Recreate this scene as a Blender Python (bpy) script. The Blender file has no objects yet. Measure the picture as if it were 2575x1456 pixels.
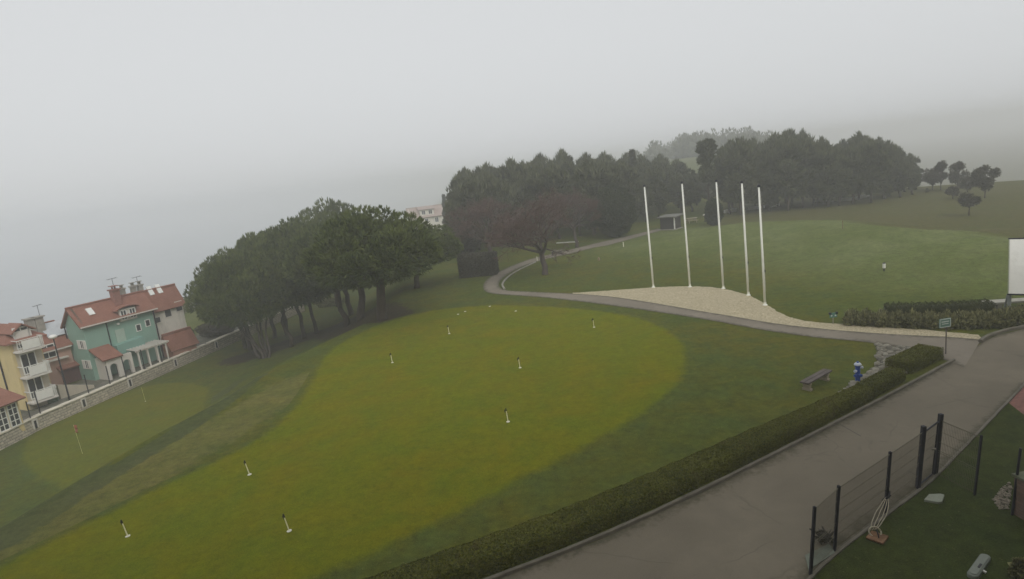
import bpy, math, random
import numpy as np
from mathutils import Matrix, Vector

random.seed(7)
rng = np.random.default_rng(11)
sc = bpy.context.scene
COL = sc.collection
V3 = np.array

# ------------------------------------------------------------------ camera model
# surveyed picture points are given in a 2575 x 1456 frame and turned into ground points
F, CX, CY = 1534.6, 1287.5, 728.0
H = 11.5
PITCH, ROLL = math.radians(11.0), math.radians(6.5)
fw = V3([0, math.cos(PITCH), -math.sin(PITCH)])
up0 = V3([0, math.sin(PITCH), math.cos(PITCH)])
rt0 = V3([1., 0, 0])
CR = math.cos(ROLL) * rt0 - math.sin(ROLL) * up0
CU = math.sin(ROLL) * rt0 + math.cos(ROLL) * up0
EYE = V3([0, 0, H])

def ray(x, y):
    return fw + CR * (x - CX) / F - CU * (y - CY) / F

def P(x, y, z=0.0):
    d = ray(x, y)
    return EYE + d * ((z - H) / d[2])

def proj(p):
    v = V3(p) - EYE
    c = v @ fw
    return CX + F * (v @ CR) / c, CY - F * (v @ CU) / c

def sstep(a, b, x):
    t = np.clip((x - a) / (b - a), 0, 1)
    return t * t * (3 - 2 * t)

# ------------------------------------------------------------------ terrain heights
XE = V3([(-50, -23), (16, -21.8), (22, -21), (26, -20.3), (30.6, -19.4), (36, -17.6), (43, -16.4), (48.4, -14.2), (54.6, -11.6),
         (62, -11.5), (75, -12.5), (100, -14), (200, -16), (900, -30)])
WX = V3([(-50, -50), (40, -46.1), (49.8, -45.2), (53.8, -44.8), (64.8, -42), (81.4, -37.9), (95, -34.6), (120, -31), (200, -32), (900, -60)])
RIDGE = [(26.5, 78.0, 1.0), (30.5, 77.0, 1.7), (35.3, 71.1, 1.9), (38, 56.1, 1.9), (40.5, 46, 1.5), (44, 36, .9)]

def hgt(x, y):
    x = np.asarray(x, float); y = np.asarray(y, float)
    xe = np.interp(y, XE[:, 0], XE[:, 1]); wx = np.interp(y, WX[:, 0], WX[:, 1])
    t = (xe - x) / (xe - wx)
    g = np.interp(np.clip(t, 0, 1), [0, .04, .10, .2, .3, .36, .47, .65, 1], [0, .06, .2, .44, .64, .73, .85, .93, 1.0])
    g = np.where(t <= 0, 0, g)
    z = -7.0 * g
    d = wx - x
    z = z + 1.15 * sstep(.25, .6, d) * (1 - sstep(92, 104, y))
    z = z - np.clip(d - 26, 0, 79) * .26
    # mound with its ridge line
    best = np.zeros_like(z)
    for (a, b) in zip(RIDGE[:-1], RIDGE[1:]):
        dx, dy = b[0] - a[0], b[1] - a[1]
        L2 = dx * dx + dy * dy
        tt = np.clip(((x - a[0]) * dx + (y - a[1]) * dy) / L2, 0, 1)
        px, py = a[0] + tt * dx, a[1] + tt * dy
        dist = np.hypot(x - px, y - py)
        top = a[2] + tt * (b[2] - a[2])
        side = np.hypot(x, y) > np.hypot(px, py)
        sg = np.where(side, 4.2, 11.0)
        best = np.maximum(best, top * np.exp(-(dist / sg) ** 2))
    z = z + best
    r = np.hypot(x, y); az = np.degrees(np.arctan2(x, y))
    z = z + 8.0 * sstep(135, 290, r) * sstep(8, 17, az) * (1 - sstep(22, 28, az))
    z = z - 22. * sstep(135, 235, r) * sstep(22, 30, az)
    z = z - 13. * sstep(125, 190, r) * (1 - sstep(1, 4, az)) - 22. * sstep(206, 270, r) * (1 - sstep(7, 11, az))
    z = np.maximum(z, -26.4)
    return z

def G(x, y):
    """picture point -> point of the ground surface"""
    d = ray(x, y)
    t0 = 8.0; t = t0
    while t < 400:
        p = EYE + d * t
        if p[2] < float(hgt(p[0], p[1])):
            break
        t0 = t; t += .5
    for _ in range(24):
        m = (t0 + t) / 2
        p = EYE + d * m
        if p[2] < float(hgt(p[0], p[1])): t = m
        else: t0 = m
    p = EYE + d * t0
    return V3([p[0], p[1], float(hgt(p[0], p[1]))])

def tall(p, ytop):
    """height of an upright thing standing at p whose top is seen at picture row ytop"""
    lo, hi = 0., 60.
    for _ in range(40):
        m = (lo + hi) / 2
        if proj((p[0], p[1], p[2] + m))[1] > ytop: lo = m
        else: hi = m
    return lo

# ------------------------------------------------------------------ materials
def newmat(name):
    m = bpy.data.materials.new(name); m.use_nodes = True
    nt = m.node_tree; nt.nodes.clear()
    out = nt.nodes.new('ShaderNodeOutputMaterial'); b = nt.nodes.new('ShaderNodeBsdfPrincipled')
    nt.links.new(b.outputs[0], out.inputs[0])
    return m, nt, b

class NT:
    def __init__(s, nt): s.nt = nt
    def n(s, t, **k):
        o = s.nt.nodes.new(t)
        for a, v in k.items(): setattr(o, a, v)
        return o
    def l(s, a, b): s.nt.links.new(a, b)
    def coord(s): return s.n('ShaderNodeTexCoord').outputs['Object']
    def geo(s): return s.n('ShaderNodeNewGeometry').outputs['Position']
    def noise(s, vec, scale, detail=3, rough=.55, dist=0, stretch=None):
        if stretch:
            mp = s.n('ShaderNodeMapping'); mp.inputs['Scale'].default_value = stretch
            s.l(vec, mp.inputs['Vector']); vec = mp.outputs[0]
        o = s.n('ShaderNodeTexNoise'); o.inputs['Scale'].default_value = scale
        o.inputs['Detail'].default_value = detail; o.inputs['Roughness'].default_value = rough; o.inputs['Distortion'].default_value = dist
        s.l(vec, o.inputs['Vector']); return o.outputs['Fac']
    def ramp(s, f, a, b, lo=0., hi=1.):
        o = s.n('ShaderNodeMapRange'); o.inputs[1].default_value = a; o.inputs[2].default_value = b
        o.inputs[3].default_value = lo; o.inputs[4].default_value = hi
        s.l(f, o.inputs[0]); return o.outputs[0]
    def mix(s, f, a, b, mode='MIX'):
        o = s.n('ShaderNodeMix', data_type='RGBA', blend_type=mode)
        for sock, v in ((o.inputs[0], f), (o.inputs[6], a), (o.inputs[7], b)):
            if hasattr(v, 'is_output'): s.l(v, sock)
            elif isinstance(v, (int, float)): sock.default_value = v
            else: sock.default_value = (*v, 1)
        return o.outputs[2]
    def math(s, op, a, b=0.):
        o = s.n('ShaderNodeMath', operation=op)
        for sock, v in ((o.inputs[0], a), (o.inputs[1], b)):
            if hasattr(v, 'is_output'): s.l(v, sock)
            else: sock.default_value = v
        return o.outputs[0]
    def attr(s, name): return s.n('ShaderNodeAttribute', attribute_name=name).outputs['Fac']
    def bump(s, f, b, strength=.3, dist=.02):
        o = s.n('ShaderNodeBump'); o.inputs['Strength'].default_value = strength; o.inputs['Distance'].default_value = dist
        s.l(f, o.inputs['Height']); s.l(o.outputs[0], b.inputs['Normal'])

MATS = {}
def M(name, col, rough=.75, var=.25, scale=2., fine=25., metallic=0., bump=.15, bd=.01, dirt=None, stretch=None):
    """painted / stone / wood surface with uneven tone and wear"""
    if name in MATS: return MATS[name]
    m, nt, b = newmat(name); N = NT(nt); c = N.geo()
    a = N.noise(c, scale, 4, stretch=stretch); f = N.noise(c, fine, 3, stretch=stretch)
    k = N.math('ADD', N.math('MULTIPLY', a, .65), N.math('MULTIPLY', f, .35))
    k = N.ramp(k, .32, .68)
    c1 = tuple(v * (1 - var) for v in col); c2 = tuple(min(1, v * (1 + var)) for v in col)
    colr = N.mix(k, c1, c2)
    if dirt:
        d = N.ramp(N.noise(c, .9, 5, .65, stretch=(1, 1, .35)), .52, .72)
        colr = N.mix(N.math('MULTIPLY', d, .55), colr, dirt)
    N.l(colr, b.inputs['Base Color'])
    b.inputs['Roughness'].default_value = rough; b.inputs['Metallic'].default_value = metallic
    b.inputs['Specular IOR Level'].default_value = .3
    if bump: N.bump(f, b, bump, bd)
    MATS[name] = m
    return m

def leafmat(name, dark, light, rough=.7, worn=None):
    m, nt, b = newmat(name); N = NT(nt)
    t = N.attr('tint'); n = N.noise(N.geo(), .55, 2)
    k = N.math('ADD', N.math('MULTIPLY', t, .7), N.math('MULTIPLY', N.ramp(n, .3, .7), .3))
    c = N.mix(k, dark, light)
    if worn:
        c = N.mix(N.math('MULTIPLY', N.ramp(N.noise(N.geo(), 1.1, 4, .7), .58, .68), .55), c, worn)
    N.l(c, b.inputs['Base Color'])
    b.inputs['Roughness'].default_value = rough; b.inputs['Specular IOR Level'].default_value = .15
    MATS[name] = m
    return m

LAWN_A, LAWN_B, LAWN_C = (.080, .092, .011), (.108, .098, .011), (.060, .090, .021)
GREEN_A, GREEN_B, GREEN_C = (.132, .140, .002), (.152, .130, .002), (.100, .132, .005)

def grass_nodes(N, a, b_, c_, fine_amt=.35):
    g = N.geo()
    big = N.ramp(N.noise(g, .09, 4, .6, .6), .36, .64)
    mid = N.ramp(N.noise(g, .45, 5, .65, .4), .35, .66)
    sm = N.math('ADD', N.math('MULTIPLY', N.noise(g, 3.0, 5, .75), .6), N.math('MULTIPLY', N.noise(g, 1.1, 4, .7, .5), .4))
    fi = N.noise(g, 24., 4, .75)
    col = N.mix(big, a, b_)
    col = N.mix(N.math('MULTIPLY', mid, .75), col, c_)
    f = N.math('ADD', N.math('MULTIPLY', sm, .55), N.math('MULTIPLY', fi, .45))
    lum = N.ramp(f, .36, .64, 1 - fine_amt * 1.15, 1 + fine_amt * 1.15)
    mul = N.n('ShaderNodeVectorMath', operation='SCALE')
    N.l(col, mul.inputs[0]); N.l(lum, mul.inputs['Scale'])
    return mul.outputs[0], f

def ground_mat():
    m, nt, b = newmat('lawn'); N = NT(nt); g = N.geo()
    lawn, f = grass_nodes(N, LAWN_A, LAWN_B, LAWN_C, .5)
    col = lawn
    edge = N.ramp(N.noise(g, 1.4, 4, .7), .3, .7, -.28, .28)
    def zone(name):
        return N.ramp(N.math('ADD', N.attr(name), edge), .35, .65)
    mound, _ = grass_nodes(N, (.104, .122, .030), (.148, .168, .064), (.088, .116, .026), .5)
    col = N.mix(N.attr('mound'), col, mound)
    bank, _ = grass_nodes(N, (.165, .142, .040), (.135, .132, .040), (.095, .105, .024), .5)
    col = N.mix(N.math('MULTIPLY', zone('bank'), .85), col, bank)
    trk, _ = grass_nodes(N, (.066, .078, .034), (.055, .076, .036), (.075, .080, .024), .45)
    col = N.mix(N.math('MULTIPLY', zone('track'), .75), col, trk)
    fld, _ = grass_nodes(N, (.084, .080, .020), (.074, .082, .022), (.092, .082, .030), .4)
    col = N.mix(N.attr('field'), col, fld)
    soil, _ = grass_nodes(N, (.050, .036, .022), (.070, .052, .030), (.045, .042, .020), .5)
    col = N.mix(zone('soil'), col, soil)
    rub, _ = grass_nodes(N, (.16, .15, .13), (.22, .20, .17), (.10, .11, .07), .6)
    col = N.mix(zone('rubble'), col, rub)
    # dark green garden grass, darkened further to stand in for shade
    gar_shade, _ = grass_nodes(N, (.040, .052, .010), (.052, .058, .012), (.034, .050, .012), .5)
    col = N.mix(N.attr('garden'), col, gar_shade)
    dead = N.ramp(N.noise(g, 7.5, 4, .7, .8), .63, .72)  # worn specks of dead grass
    col = N.mix(N.math('MULTIPLY', dead, .45), col, (.26, .22, .10))
    N.l(col, b.inputs['Base Color']); b.inputs['Roughness'].default_value = .95; b.inputs['Specular IOR Level'].default_value = .1
    N.bump(f, b, .7, .06)
    return m

def green_mat(name, a, b_, c_):
    m, nt, b = newmat(name); N = NT(nt); g = N.geo()
    col, f = grass_nodes(N, a, b_, c_, .30)
    lawn, f2 = grass_nodes(N, LAWN_A, LAWN_B, LAWN_C, .5)
    e = N.math('ADD', N.attr('inside'), N.ramp(N.noise(g, .9, 4, .65), .3, .7, -.14, .14))
    col = N.mix(N.ramp(e, .25, .7), lawn, col)
    sp = N.ramp(N.noise(g, 5.5, 3, .6, .5), .66, .74)
    col = N.mix(N.math('MULTIPLY', sp, .28), col, (.30, .25, .06))
    N.l(col, b.inputs['Base Color']); b.inputs['Roughness'].default_value = .95; b.inputs['Specular IOR Level'].default_value = .1
    N.bump(f, b, .4, .03)
    return m

def asphalt_mat(name, col):
    m, nt, b = newmat(name); N = NT(nt); g = N.geo()
    big = N.ramp(N.noise(g, .22, 4, .6, .5), .35, .65)
    mid = N.ramp(N.noise(g, 1.6, 5, .7), .35, .65)
    fi = N.noise(g, 60, 3, .8)
    c = N.mix(big, tuple(v * .82 for v in col), tuple(v * 1.18 for v in col))
    c = N.mix(N.math('MULTIPLY', mid, .4), c, tuple(v * .85 for v in col))
    c = N.mix(N.ramp(fi, .45, .75), c, tuple(v * 1.35 for v in col))
    cr = N.n('ShaderNodeTexVoronoi', feature='DISTANCE_TO_EDGE'); cr.inputs['Scale'].default_value = .23
    wob = N.n('ShaderNodeTexNoise'); wob.inputs['Scale'].default_value = 1.1; N.l(g, wob.inputs['Vector'])
    mixv = N.n('ShaderNodeMix', data_type='VECTOR'); mixv.inputs[0].default_value = .25
    N.l(g, mixv.inputs[4]); N.l(wob.outputs['Color'], mixv.inputs[5]); N.l(mixv.outputs[1], cr.inputs['Vector'])
    crack = N.ramp(cr.outputs['Distance'], .0, .006, 1., 0.)
    c = N.mix(N.math('MULTIPLY', N.math('MULTIPLY', crack, N.ramp(N.noise(g, .35, 3), .5, .6)), .35), c, tuple(v * .45 for v in col))
    st = N.ramp(N.noise(g, .6, 5, .7, 1.), .6, .72)
    c = N.mix(N.math('MULTIPLY', st, .5), c, tuple(v * .6 for v in col))
    mg = N.math('ADD', N.attr('margin'), N.ramp(N.noise(g, 2.5, 5, .75), .3, .7, -.35, .35))
    c = N.mix(N.ramp(mg, .0, .45, .75, 0.), c, (.060, .056, .032))
    sp = N.ramp(N.noise(g, 9, 3, .7), .64, .70)
    c = N.mix(N.math('MULTIPLY', sp, .25), c, tuple(v * .5 for v in col))
    N.l(c, b.inputs['Base Color']); b.inputs['Roughness'].default_value = .9; b.inputs['Specular IOR Level'].default_value = .2
    N.bump(fi, b, .3, .01)
    return m

def brick_mat(name, c1, c2, mortar, scale, bw=.5, bh=.25, vertical=True, mort=.03, squash=1.):
    m, nt, b = newmat(name); N = NT(nt)
    uv = N.n('ShaderNodeUVMap').outputs[0]
    wob = N.n('ShaderNodeTexNoise'); wob.inputs['Scale'].default_value = 3.; N.l(uv, wob.inputs['Vector'])
    mv = N.n('ShaderNodeMix', data_type='VECTOR'); mv.inputs[0].default_value = .05 * squash
    N.l(uv, mv.inputs[4]); N.l(wob.outputs['Color'], mv.inputs[5])
    o = N.n('ShaderNodeTexBrick'); o.inputs['Scale'].default_value = scale
    o.inputs['Brick Width'].default_value = bw; o.inputs['Row Height'].default_value = bh
    o.inputs['Mortar Size'].default_value = mort; o.inputs['Mortar Smooth'].default_value = .6
    o.inputs['Color1'].default_value = (*c1, 1); o.inputs['Color2'].default_value = (*c2, 1); o.inputs['Mortar'].default_value = (*mortar, 1)
    N.l(mv.outputs[1], o.inputs['Vector'])
    n = N.noise(uv, 2.2, 5, .7)
    col = N.mix(.75, o.outputs['Color'], N.mix(N.ramp(n, .3, .7), tuple(v * .6 for v in c1), tuple(v * 1.3 for v in c2)), 'MIX')
    col = N.mix(.5, o.outputs['Color'], col)
    N.l(col, b.inputs['Base Color']); b.inputs['Roughness'].default_value = .9
    inv = N.math('SUBTRACT', 1., o.outputs['Fac'])
    N.bump(inv, b, .8, .04)
    return m

def roof_mat(name, c1, c2):
    m, nt, b = newmat(name); N = NT(nt)
    uv = N.n('ShaderNodeUVMap').outputs[0]
    w = N.n('ShaderNodeTexWave', wave_type='BANDS', bands_direction='X', wave_profile='SIN'); w.inputs['Scale'].default_value = 4.2
    w.inputs['Distortion'].default_value = .4
    N.l(uv, w.inputs['Vector'])
    w2 = N.n('ShaderNodeTexWave', wave_type='BANDS', bands_direction='Y', wave_profile='SAW'); w2.inputs['Scale'].default_value = 3.
    N.l(uv, w2.inputs['Vector'])
    n = N.ramp(N.noise(uv, 1.3, 5, .7), .3, .7); n2 = N.ramp(N.noise(uv, 9, 2), .35, .65)
    col = N.mix(n, c1, c2); col = N.mix(N.math('MULTIPLY', n2, .4), col, tuple(v * .6 for v in c1))
    h = N.math('ADD', N.math('MULTIPLY', w.outputs['Fac'], .6), N.math('MULTIPLY', w2.outputs['Fac'], .4))
    N.l(col, b.inputs['Base Color']); b.inputs['Roughness'].default_value = .85
    N.bump(h, b, .6, .05)
    return m

# ------------------------------------------------------------------ mesh building
class MB:
    def __init__(s): s.v = []; s.f = []; s.uv = {}
    def add(s, pts, faces):
        o = len(s.v); s.v += [tuple(map(float, p)) for p in pts]
        for f in faces: s.f.append(tuple(o + i for i in f))
        return s
    def box(s, o, a, b, c):
        """corner o and three edge vectors"""
        o, a, b, c = map(V3, (o, a, b, c))
        if np.dot(np.cross(a, b), c) < 0: a, b = b, a
        return s.add([o, o + a, o + a + b, o + b, o + c, o + a + c, o + a + b + c, o + b + c],
                     [(3, 2, 1, 0), (4, 5, 6, 7), (0, 1, 5, 4), (1, 2, 6, 5), (2, 3, 7, 6), (3, 0, 4, 7)])
    def cbox(s, c, sx, sy, sz, rz=0., bev=0.):
        ca, sa = math.cos(rz), math.sin(rz)
        a = V3([ca * sx, sa * sx, 0]); b = V3([-sa * sy, ca * sy, 0]); u = V3([0, 0, sz])
        return s.box(V3(c) - a / 2 - b / 2 - u / 2, a, b, u)
    def tube(s, pts, rad, n=8, cap=True):
        pts = [V3(p, float) if not isinstance(p, np.ndarray) else p.astype(float) for p in pts]
        if np.isscalar(rad): rad = [rad] * len(pts)
        o = len(s.v); ref = None
        for i, p in enumerate(pts):
            d = pts[min(i + 1, len(pts) - 1)] - pts[max(i - 1, 0)]
            d = d / (np.linalg.norm(d) + 1e-9)
            if ref is None:
                ref = np.cross(d, V3([1., 0, 0]) if abs(d[0]) < .8 else V3([0, 1., 0]))
            a = ref - d * (ref @ d); a /= np.linalg.norm(a) + 1e-9; ref = a
            b = np.cross(d, a)
            for k in range(n):
                t = 2 * math.pi * k / n
                s.v.append(tuple(p + rad[i] * (math.cos(t) * a + math.sin(t) * b)))
        for i in range(len(pts) - 1):
            for k in range(n):
                k2 = (k + 1) % n
                s.f.append((o + i * n + k, o + i * n + k2, o + (i + 1) * n + k2, o + (i + 1) * n + k))
        if cap:
            s.f.append(tuple(o + k for k in reversed(range(n))))
            e = o + (len(pts) - 1) * n
            s.f.append(tuple(e + k for k in range(n)))
        return s
    def lathe(s, c, prof, n=16):
        """profile of (radius, height) pairs about the upright axis through c"""
        return s.tube([V3(c) + V3([0, 0, h + i * 1e-5]) for i, (r, h) in enumerate(prof)], [max(r, .001) for r, h in prof], n)
    def prism(s, poly, z0, z1):
        n = len(poly)
        pts = [(p[0], p[1], z0) for p in poly] + [(p[0], p[1], z1) for p in poly]
        fs = [tuple(reversed(range(n))), tuple(range(n, 2 * n))] + [(i, (i + 1) % n, n + (i + 1) % n, n + i) for i in range(n)]
        return s.add(pts, fs)
    def slab(s, corners, th):
        """quad or polygon plate of thickness th below its corners"""
        c = [V3(p, float) for p in corners]; n = len(c)
        nn = np.cross(c[1] - c[0], c[2] - c[0]); nn /= np.linalg.norm(nn)
        if nn[2] < 0: c = c[::-1]; nn = -nn
        lo = [p - nn * th for p in c]
        return s.add(c + lo, [tuple(range(n)), tuple(reversed(range(n, 2 * n)))] + [(i, n + i, n + (i + 1) % n, (i + 1) % n) for i in range(n)])
    def build(s, name, mat, parent=None, bevel=0., smooth=False, uv=None, loc=None):
        me = bpy.data.meshes.new(name)
        vs = s.v
        if loc is not None: vs = [(a - loc[0], b - loc[1], c - loc[2]) for a, b, c in vs]
        me.from_pydata(vs, [], s.f); me.update()
        if uv is not None: me_uv(me, uv, loc)
        return finish(name, me, mat, parent, bevel, smooth, loc)

def me_uv(me, fun, loc):
    l = me.uv_layers.new(name='UVMap')
    for p in me.polygons:
        n = p.normal
        for li in p.loop_indices:
            co = me.vertices[me.loops[li].vertex_index].co
            w = V3(co) + (V3(loc) if loc is not None else 0)
            l.data[li].uv = fun(w, n)

def uv_wall(w, n):
    """lengths along a wall and up it"""
    if abs(n[2]) > .7: return (w[0], w[1])
    t = V3([-n[1], n[0]]); t /= np.linalg.norm(t) + 1e-9
    return (w[0] * t[0] + w[1] * t[1], w[2])

def uv_roof(w, n):
    t = V3([-n[1], n[0]]); L = np.linalg.norm(t)
    if L < 1e-4: return (w[0], w[1])
    t /= L
    return (w[0] * t[0] + w[1] * t[1], w[2] / max(L, .2))

def finish(name, me, mat, parent=None, bevel=0., smooth=False, loc=None):
    o = bpy.data.objects.new(name, me); COL.objects.link(o)
    if mat: me.materials.append(mat)
    if loc is not None: o.location = loc
    if smooth:
        me.polygons.foreach_set('use_smooth', [True] * len(me.polygons))
    if bevel:
        b = o.modifiers.new('bevel', 'BEVEL'); b.width = bevel; b.segments = 2; b.limit_method = 'ANGLE'
    if parent is not None:
        o.parent = parent
        pl = V3(parent.location); ol = V3(loc) if loc is not None else V3([0, 0, 0])
        o.location = ol - pl
    return o

def tag(o, label=None, cat=None, group=None, kind=None):
    if label: o['label'] = label
    if cat: o['category'] = cat
    if group: o['group'] = group
    if kind: o['kind'] = kind
    return o

def thing(name, loc, label, cat, group=None):
    o = bpy.data.objects.new(name, None); COL.objects.link(o)
    o.location = [float(v) for v in loc]; o.empty_display_size = .2
    return tag(o, label, cat, group)

def copy_tree(o, parent=None):
    c = o.copy(); COL.objects.link(c)
    if parent is not None: c.parent = parent
    for ch in list(o.children): copy_tree(ch, c)
    return c

def np_mesh(name, verts, quads, mat, tint=None):
    me = bpy.data.meshes.new(name)
    verts = np.ascontiguousarray(verts, np.float32); quads = np.ascontiguousarray(quads, np.int32)
    n, q = len(verts), len(quads); k = quads.shape[1]
    me.vertices.add(n); me.vertices.foreach_set('co', verts.ravel())
    me.loops.add(q * k); me.loops.foreach_set('vertex_index', quads.ravel())
    me.polygons.add(q); me.polygons.foreach_set('loop_start', np.arange(0, q * k, k, dtype=np.int32))
    me.polygons.foreach_set('loop_total', np.full(q, k, np.int32)) if False else None
    if tint is not None:
        a = me.attributes.new('tint', 'FLOAT', 'POINT'); a.data.foreach_set('value', np.ascontiguousarray(tint, np.float32))
    me.update(calc_edges=True); me.validate()
    if mat: me.materials.append(mat)
    return me

def unit(v): return v / (np.linalg.norm(v, axis=-1, keepdims=True) + 1e-9)

class Leaves:
    """many small lozenge leaves gathered in one mesh"""
    def __init__(s): s.c = []; s.a = []; s.b = []; s.t = []
    def put(s, c, a, b, t): s.c.append(c); s.a.append(a); s.b.append(b); s.t.append(t)
    def tufts(s, base, dirs, L, W, k, spread, tint=None):
        n = len(base)
        if tint is None: tint = rng.random(n)
        for j in range(k):
            d = unit(dirs + spread * rng.normal(size=(n, 3)))
            l = L * rng.uniform(.7, 1.25, (n, 1))
            p = unit(np.cross(d, rng.normal(size=(n, 3))))
            s.put(base + d * l * .5, d * l * .5, p * W * .5 * rng.uniform(.7, 1.3, (n, 1)), np.clip(tint + rng.normal(0, .18, n), 0, 1))
    def flat(s, base, nrm, L, W, tilt=.7):
        n = len(base)
        nn = unit(nrm + tilt * rng.normal(size=(n, 3)))
        a = unit(np.cross(nn, rng.normal(size=(n, 3)))); b = np.cross(nn, a)
        k = rng.uniform(.6, 1.3, (n, 1))
        s.put(base, a * L * .5 * k, b * W * .5 * k, rng.random(n))
    def mesh(s, name, mat, core=None):
        c = np.concatenate(s.c); a = np.concatenate(s.a); b = np.concatenate(s.b); t = np.concatenate(s.t)
        v = np.stack([c - a, c - b * .9 + a * .1, c + a, c + b * .9 + a * .1], 1).reshape(-1, 3)
        q = np.arange(len(v)).reshape(-1, 4); tt = np.repeat(t, 4)
        if core is not None:
            cv, cq = core
            q = np.concatenate([q, cq + len(v)]); v = np.concatenate([v, cv]); tt = np.concatenate([tt, np.full(len(cv), .15)])
        return np_mesh(name, v, q, mat, tt)

def sph(n):
    return unit(rng.normal(size=(n, 3)))

def blob(c, r, nu=14, nv=9, wob=.12):
    """closed lumpy ball as quads"""
    c = V3(c, float); r = V3(r, float)
    th = np.linspace(0, 2 * math.pi, nu, endpoint=False); ph = np.linspace(.02, math.pi - .02, nv)
    T, Ph = np.meshgrid(th, ph)
    k = 1 + wob * np.sin(3 * T + rng.uniform(0, 6)) * np.sin(2 * Ph) + wob * rng.normal(size=T.shape) * .4
    v = np.stack([np.sin(Ph) * np.cos(T) * k * r[0], np.sin(Ph) * np.sin(T) * k * r[1], np.cos(Ph) * k * r[2]], -1).reshape(-1, 3) + c
    q = []
    for i in range(nv - 1):
        for j in range(nu):
            j2 = (j + 1) % nu
            q.append((i * nu + j, (i + 1) * nu + j, (i + 1) * nu + j2, i * nu + j2))
    return v, V3(q)

def blobs(lst):
    V, Q, o = [], [], 0
    for (c, r) in lst:
        v, q = blob(c, r); V.append(v); Q.append(q + o); o += len(v)
    return np.concatenate(V), np.concatenate(Q)

# ------------------------------------------------------------------ shared materials
m_bark = M('pine_bark', (.075, .058, .045), .95, .4, 3, 18, bump=.7, bd=.04, stretch=(1, 1, .3))
m_bark2 = M('grey_bark', (.085, .068, .058), .95, .35, 3, 18, bump=.6, bd=.04, stretch=(1, 1, .3))
m_pine = leafmat('pine_needles', (.030, .050, .013), (.150, .178, .048))
m_wood_pine = leafmat('grove_needles', (.050, .058, .030), (.150, .160, .082))
m_ever = leafmat('evergreen_leaves', (.030, .038, .020), (.080, .095, .042))
m_field = leafmat('field_tree_leaves', (.070, .066, .044), (.140, .132, .090))
m_twig = M('twigs', (.115, .072, .058), .9, .3, 3, 12, bump=0)
m_hedge = leafmat('hedge_leaves', (.042, .054, .008), (.190, .190, .028), worn=(.11, .085, .032))
m_hedge2 = leafmat('shrub_leaves', (.055, .062, .020), (.33, .32, .15))
m_dry = leafmat('bush_leaves', (.045, .038, .026), (.095, .080, .050))
m_white = M('white_paint', (.78, .77, .72), .5, .06, 3, 20, bump=.05)
m_pole = M('white_pole_paint', (.90, .90, .82), .4, .05, 2, 20, bump=.02)
m_dark = M('dark_metal', (.022, .022, .030), .45, .2, 4, 30, bump=.05)
m_black = M('black_plastic', (.02, .02, .022), .5, .2, 5, 30, bump=0)
m_glass = M('window_glass', (.05, .055, .06), .08, .3, .8, 3, bump=0)
m_stucco = M('white_stucco', (.72, .68, .60), .9, .08, .8, 30, dirt=(.42, .40, .35))
m_wood = M('weathered_wood', (.17, .15, .13), .85, .3, 3, 30, bump=.5, stretch=(1, 1, 6))
m_conc = M('concrete', (.30, .28, .24), .9, .2, 2, 40, bump=.4, dirt=(.16, .16, .11))
m_kerb = M('kerb_stone', (.15, .135, .105), .9, .3, 2, 40, bump=.4, dirt=(.06, .065, .035))
m_roof = roof_mat('roof_tiles', (.26, .105, .070), (.36, .165, .115))
m_wall = brick_mat('rough_stone', (.40, .35, .27), (.64, .57, .46), (.12, .105, .08), 1., .55, .24, mort=.035)

# ------------------------------------------------------------------ ground
def axis(segs):
    out = []
    for a, b, d in segs:
        n = max(1, round((b - a) / d)); out += list(np.linspace(a, b, n, endpoint=False))
    return V3(out + [segs[-1][1]])

def poly_sd(poly, x, y):
    """signed distance to a polygon, inside positive"""
    poly = V3(poly)[:, :2]; poly = poly[np.r_[True, np.linalg.norm(np.diff(poly, axis=0), axis=1) > 1e-6]]
    if np.linalg.norm(poly[0] - poly[-1]) < 1e-6: poly = poly[:-1]
    n = len(poly)
    d = np.full(x.shape, 1e9); ins = np.zeros(x.shape, bool)
    for i in range(n):
        a = poly[i]; b = poly[(i + 1) % n]; e = b - a
        t = np.clip(((x - a[0]) * e[0] + (y - a[1]) * e[1]) / (e @ e), 0, 1)
        d = np.minimum(d, np.hypot(x - a[0] - t * e[0], y - a[1] - t * e[1]))
        if e[1] != 0:
            cr = ((a[1] > y) != (b[1] > y)) & (x < (b[0] - a[0]) * (y - a[1]) / (b[1] - a[1]) + a[0])
            ins ^= cr
    return np.where(ins, d, -d)

def line_d(pts, x, y):
    pts = V3(pts)[:, :2]; d = np.full(x.shape, 1e9)
    for a, b in zip(pts[:-1], pts[1:]):
        e = b - a
        t = np.clip(((x - a[0]) * e[0] + (y - a[1]) * e[1]) / (e @ e), 0, 1)
        d = np.minimum(d, np.hypot(x - a[0] - t * e[0], y - a[1] - t * e[1]))
    return d

xs = axis([(-2600, -700, 240), (-700, -260, 40), (-260, -120, 12), (-120, -60, 3), (-60, -48, .8), (-48, -30, .3), (-30, 50, .4), (50, 110, 1.5), (110, 260, 8), (260, 700, 40), (700, 2600, 240)])
ys = axis([(-60, 6, 6), (6, 100, .4), (100, 140, 1.2), (140, 300, 6), (300, 800, 40), (800, 3000, 240)])
X, Y = np.meshgrid(xs, ys)
Z = hgt(X, Y)
nv = X.size
quads = []
ii = np.arange(nv).reshape(X.shape)
quads = np.stack([ii[:-1, :-1], ii[:-1, 1:], ii[1:, 1:], ii[1:, :-1]], -1).reshape(-1, 4)
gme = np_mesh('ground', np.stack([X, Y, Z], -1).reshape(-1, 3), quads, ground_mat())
gme.polygons.foreach_set('use_smooth', [True] * len(gme.polygons))
xf, yf = X.ravel(), Y.ravel()
def gattr(name, val):
    a = gme.attributes.new(name, 'FLOAT', 'POINT'); a.data.foreach_set('value', np.ascontiguousarray(val, np.float32))
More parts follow.
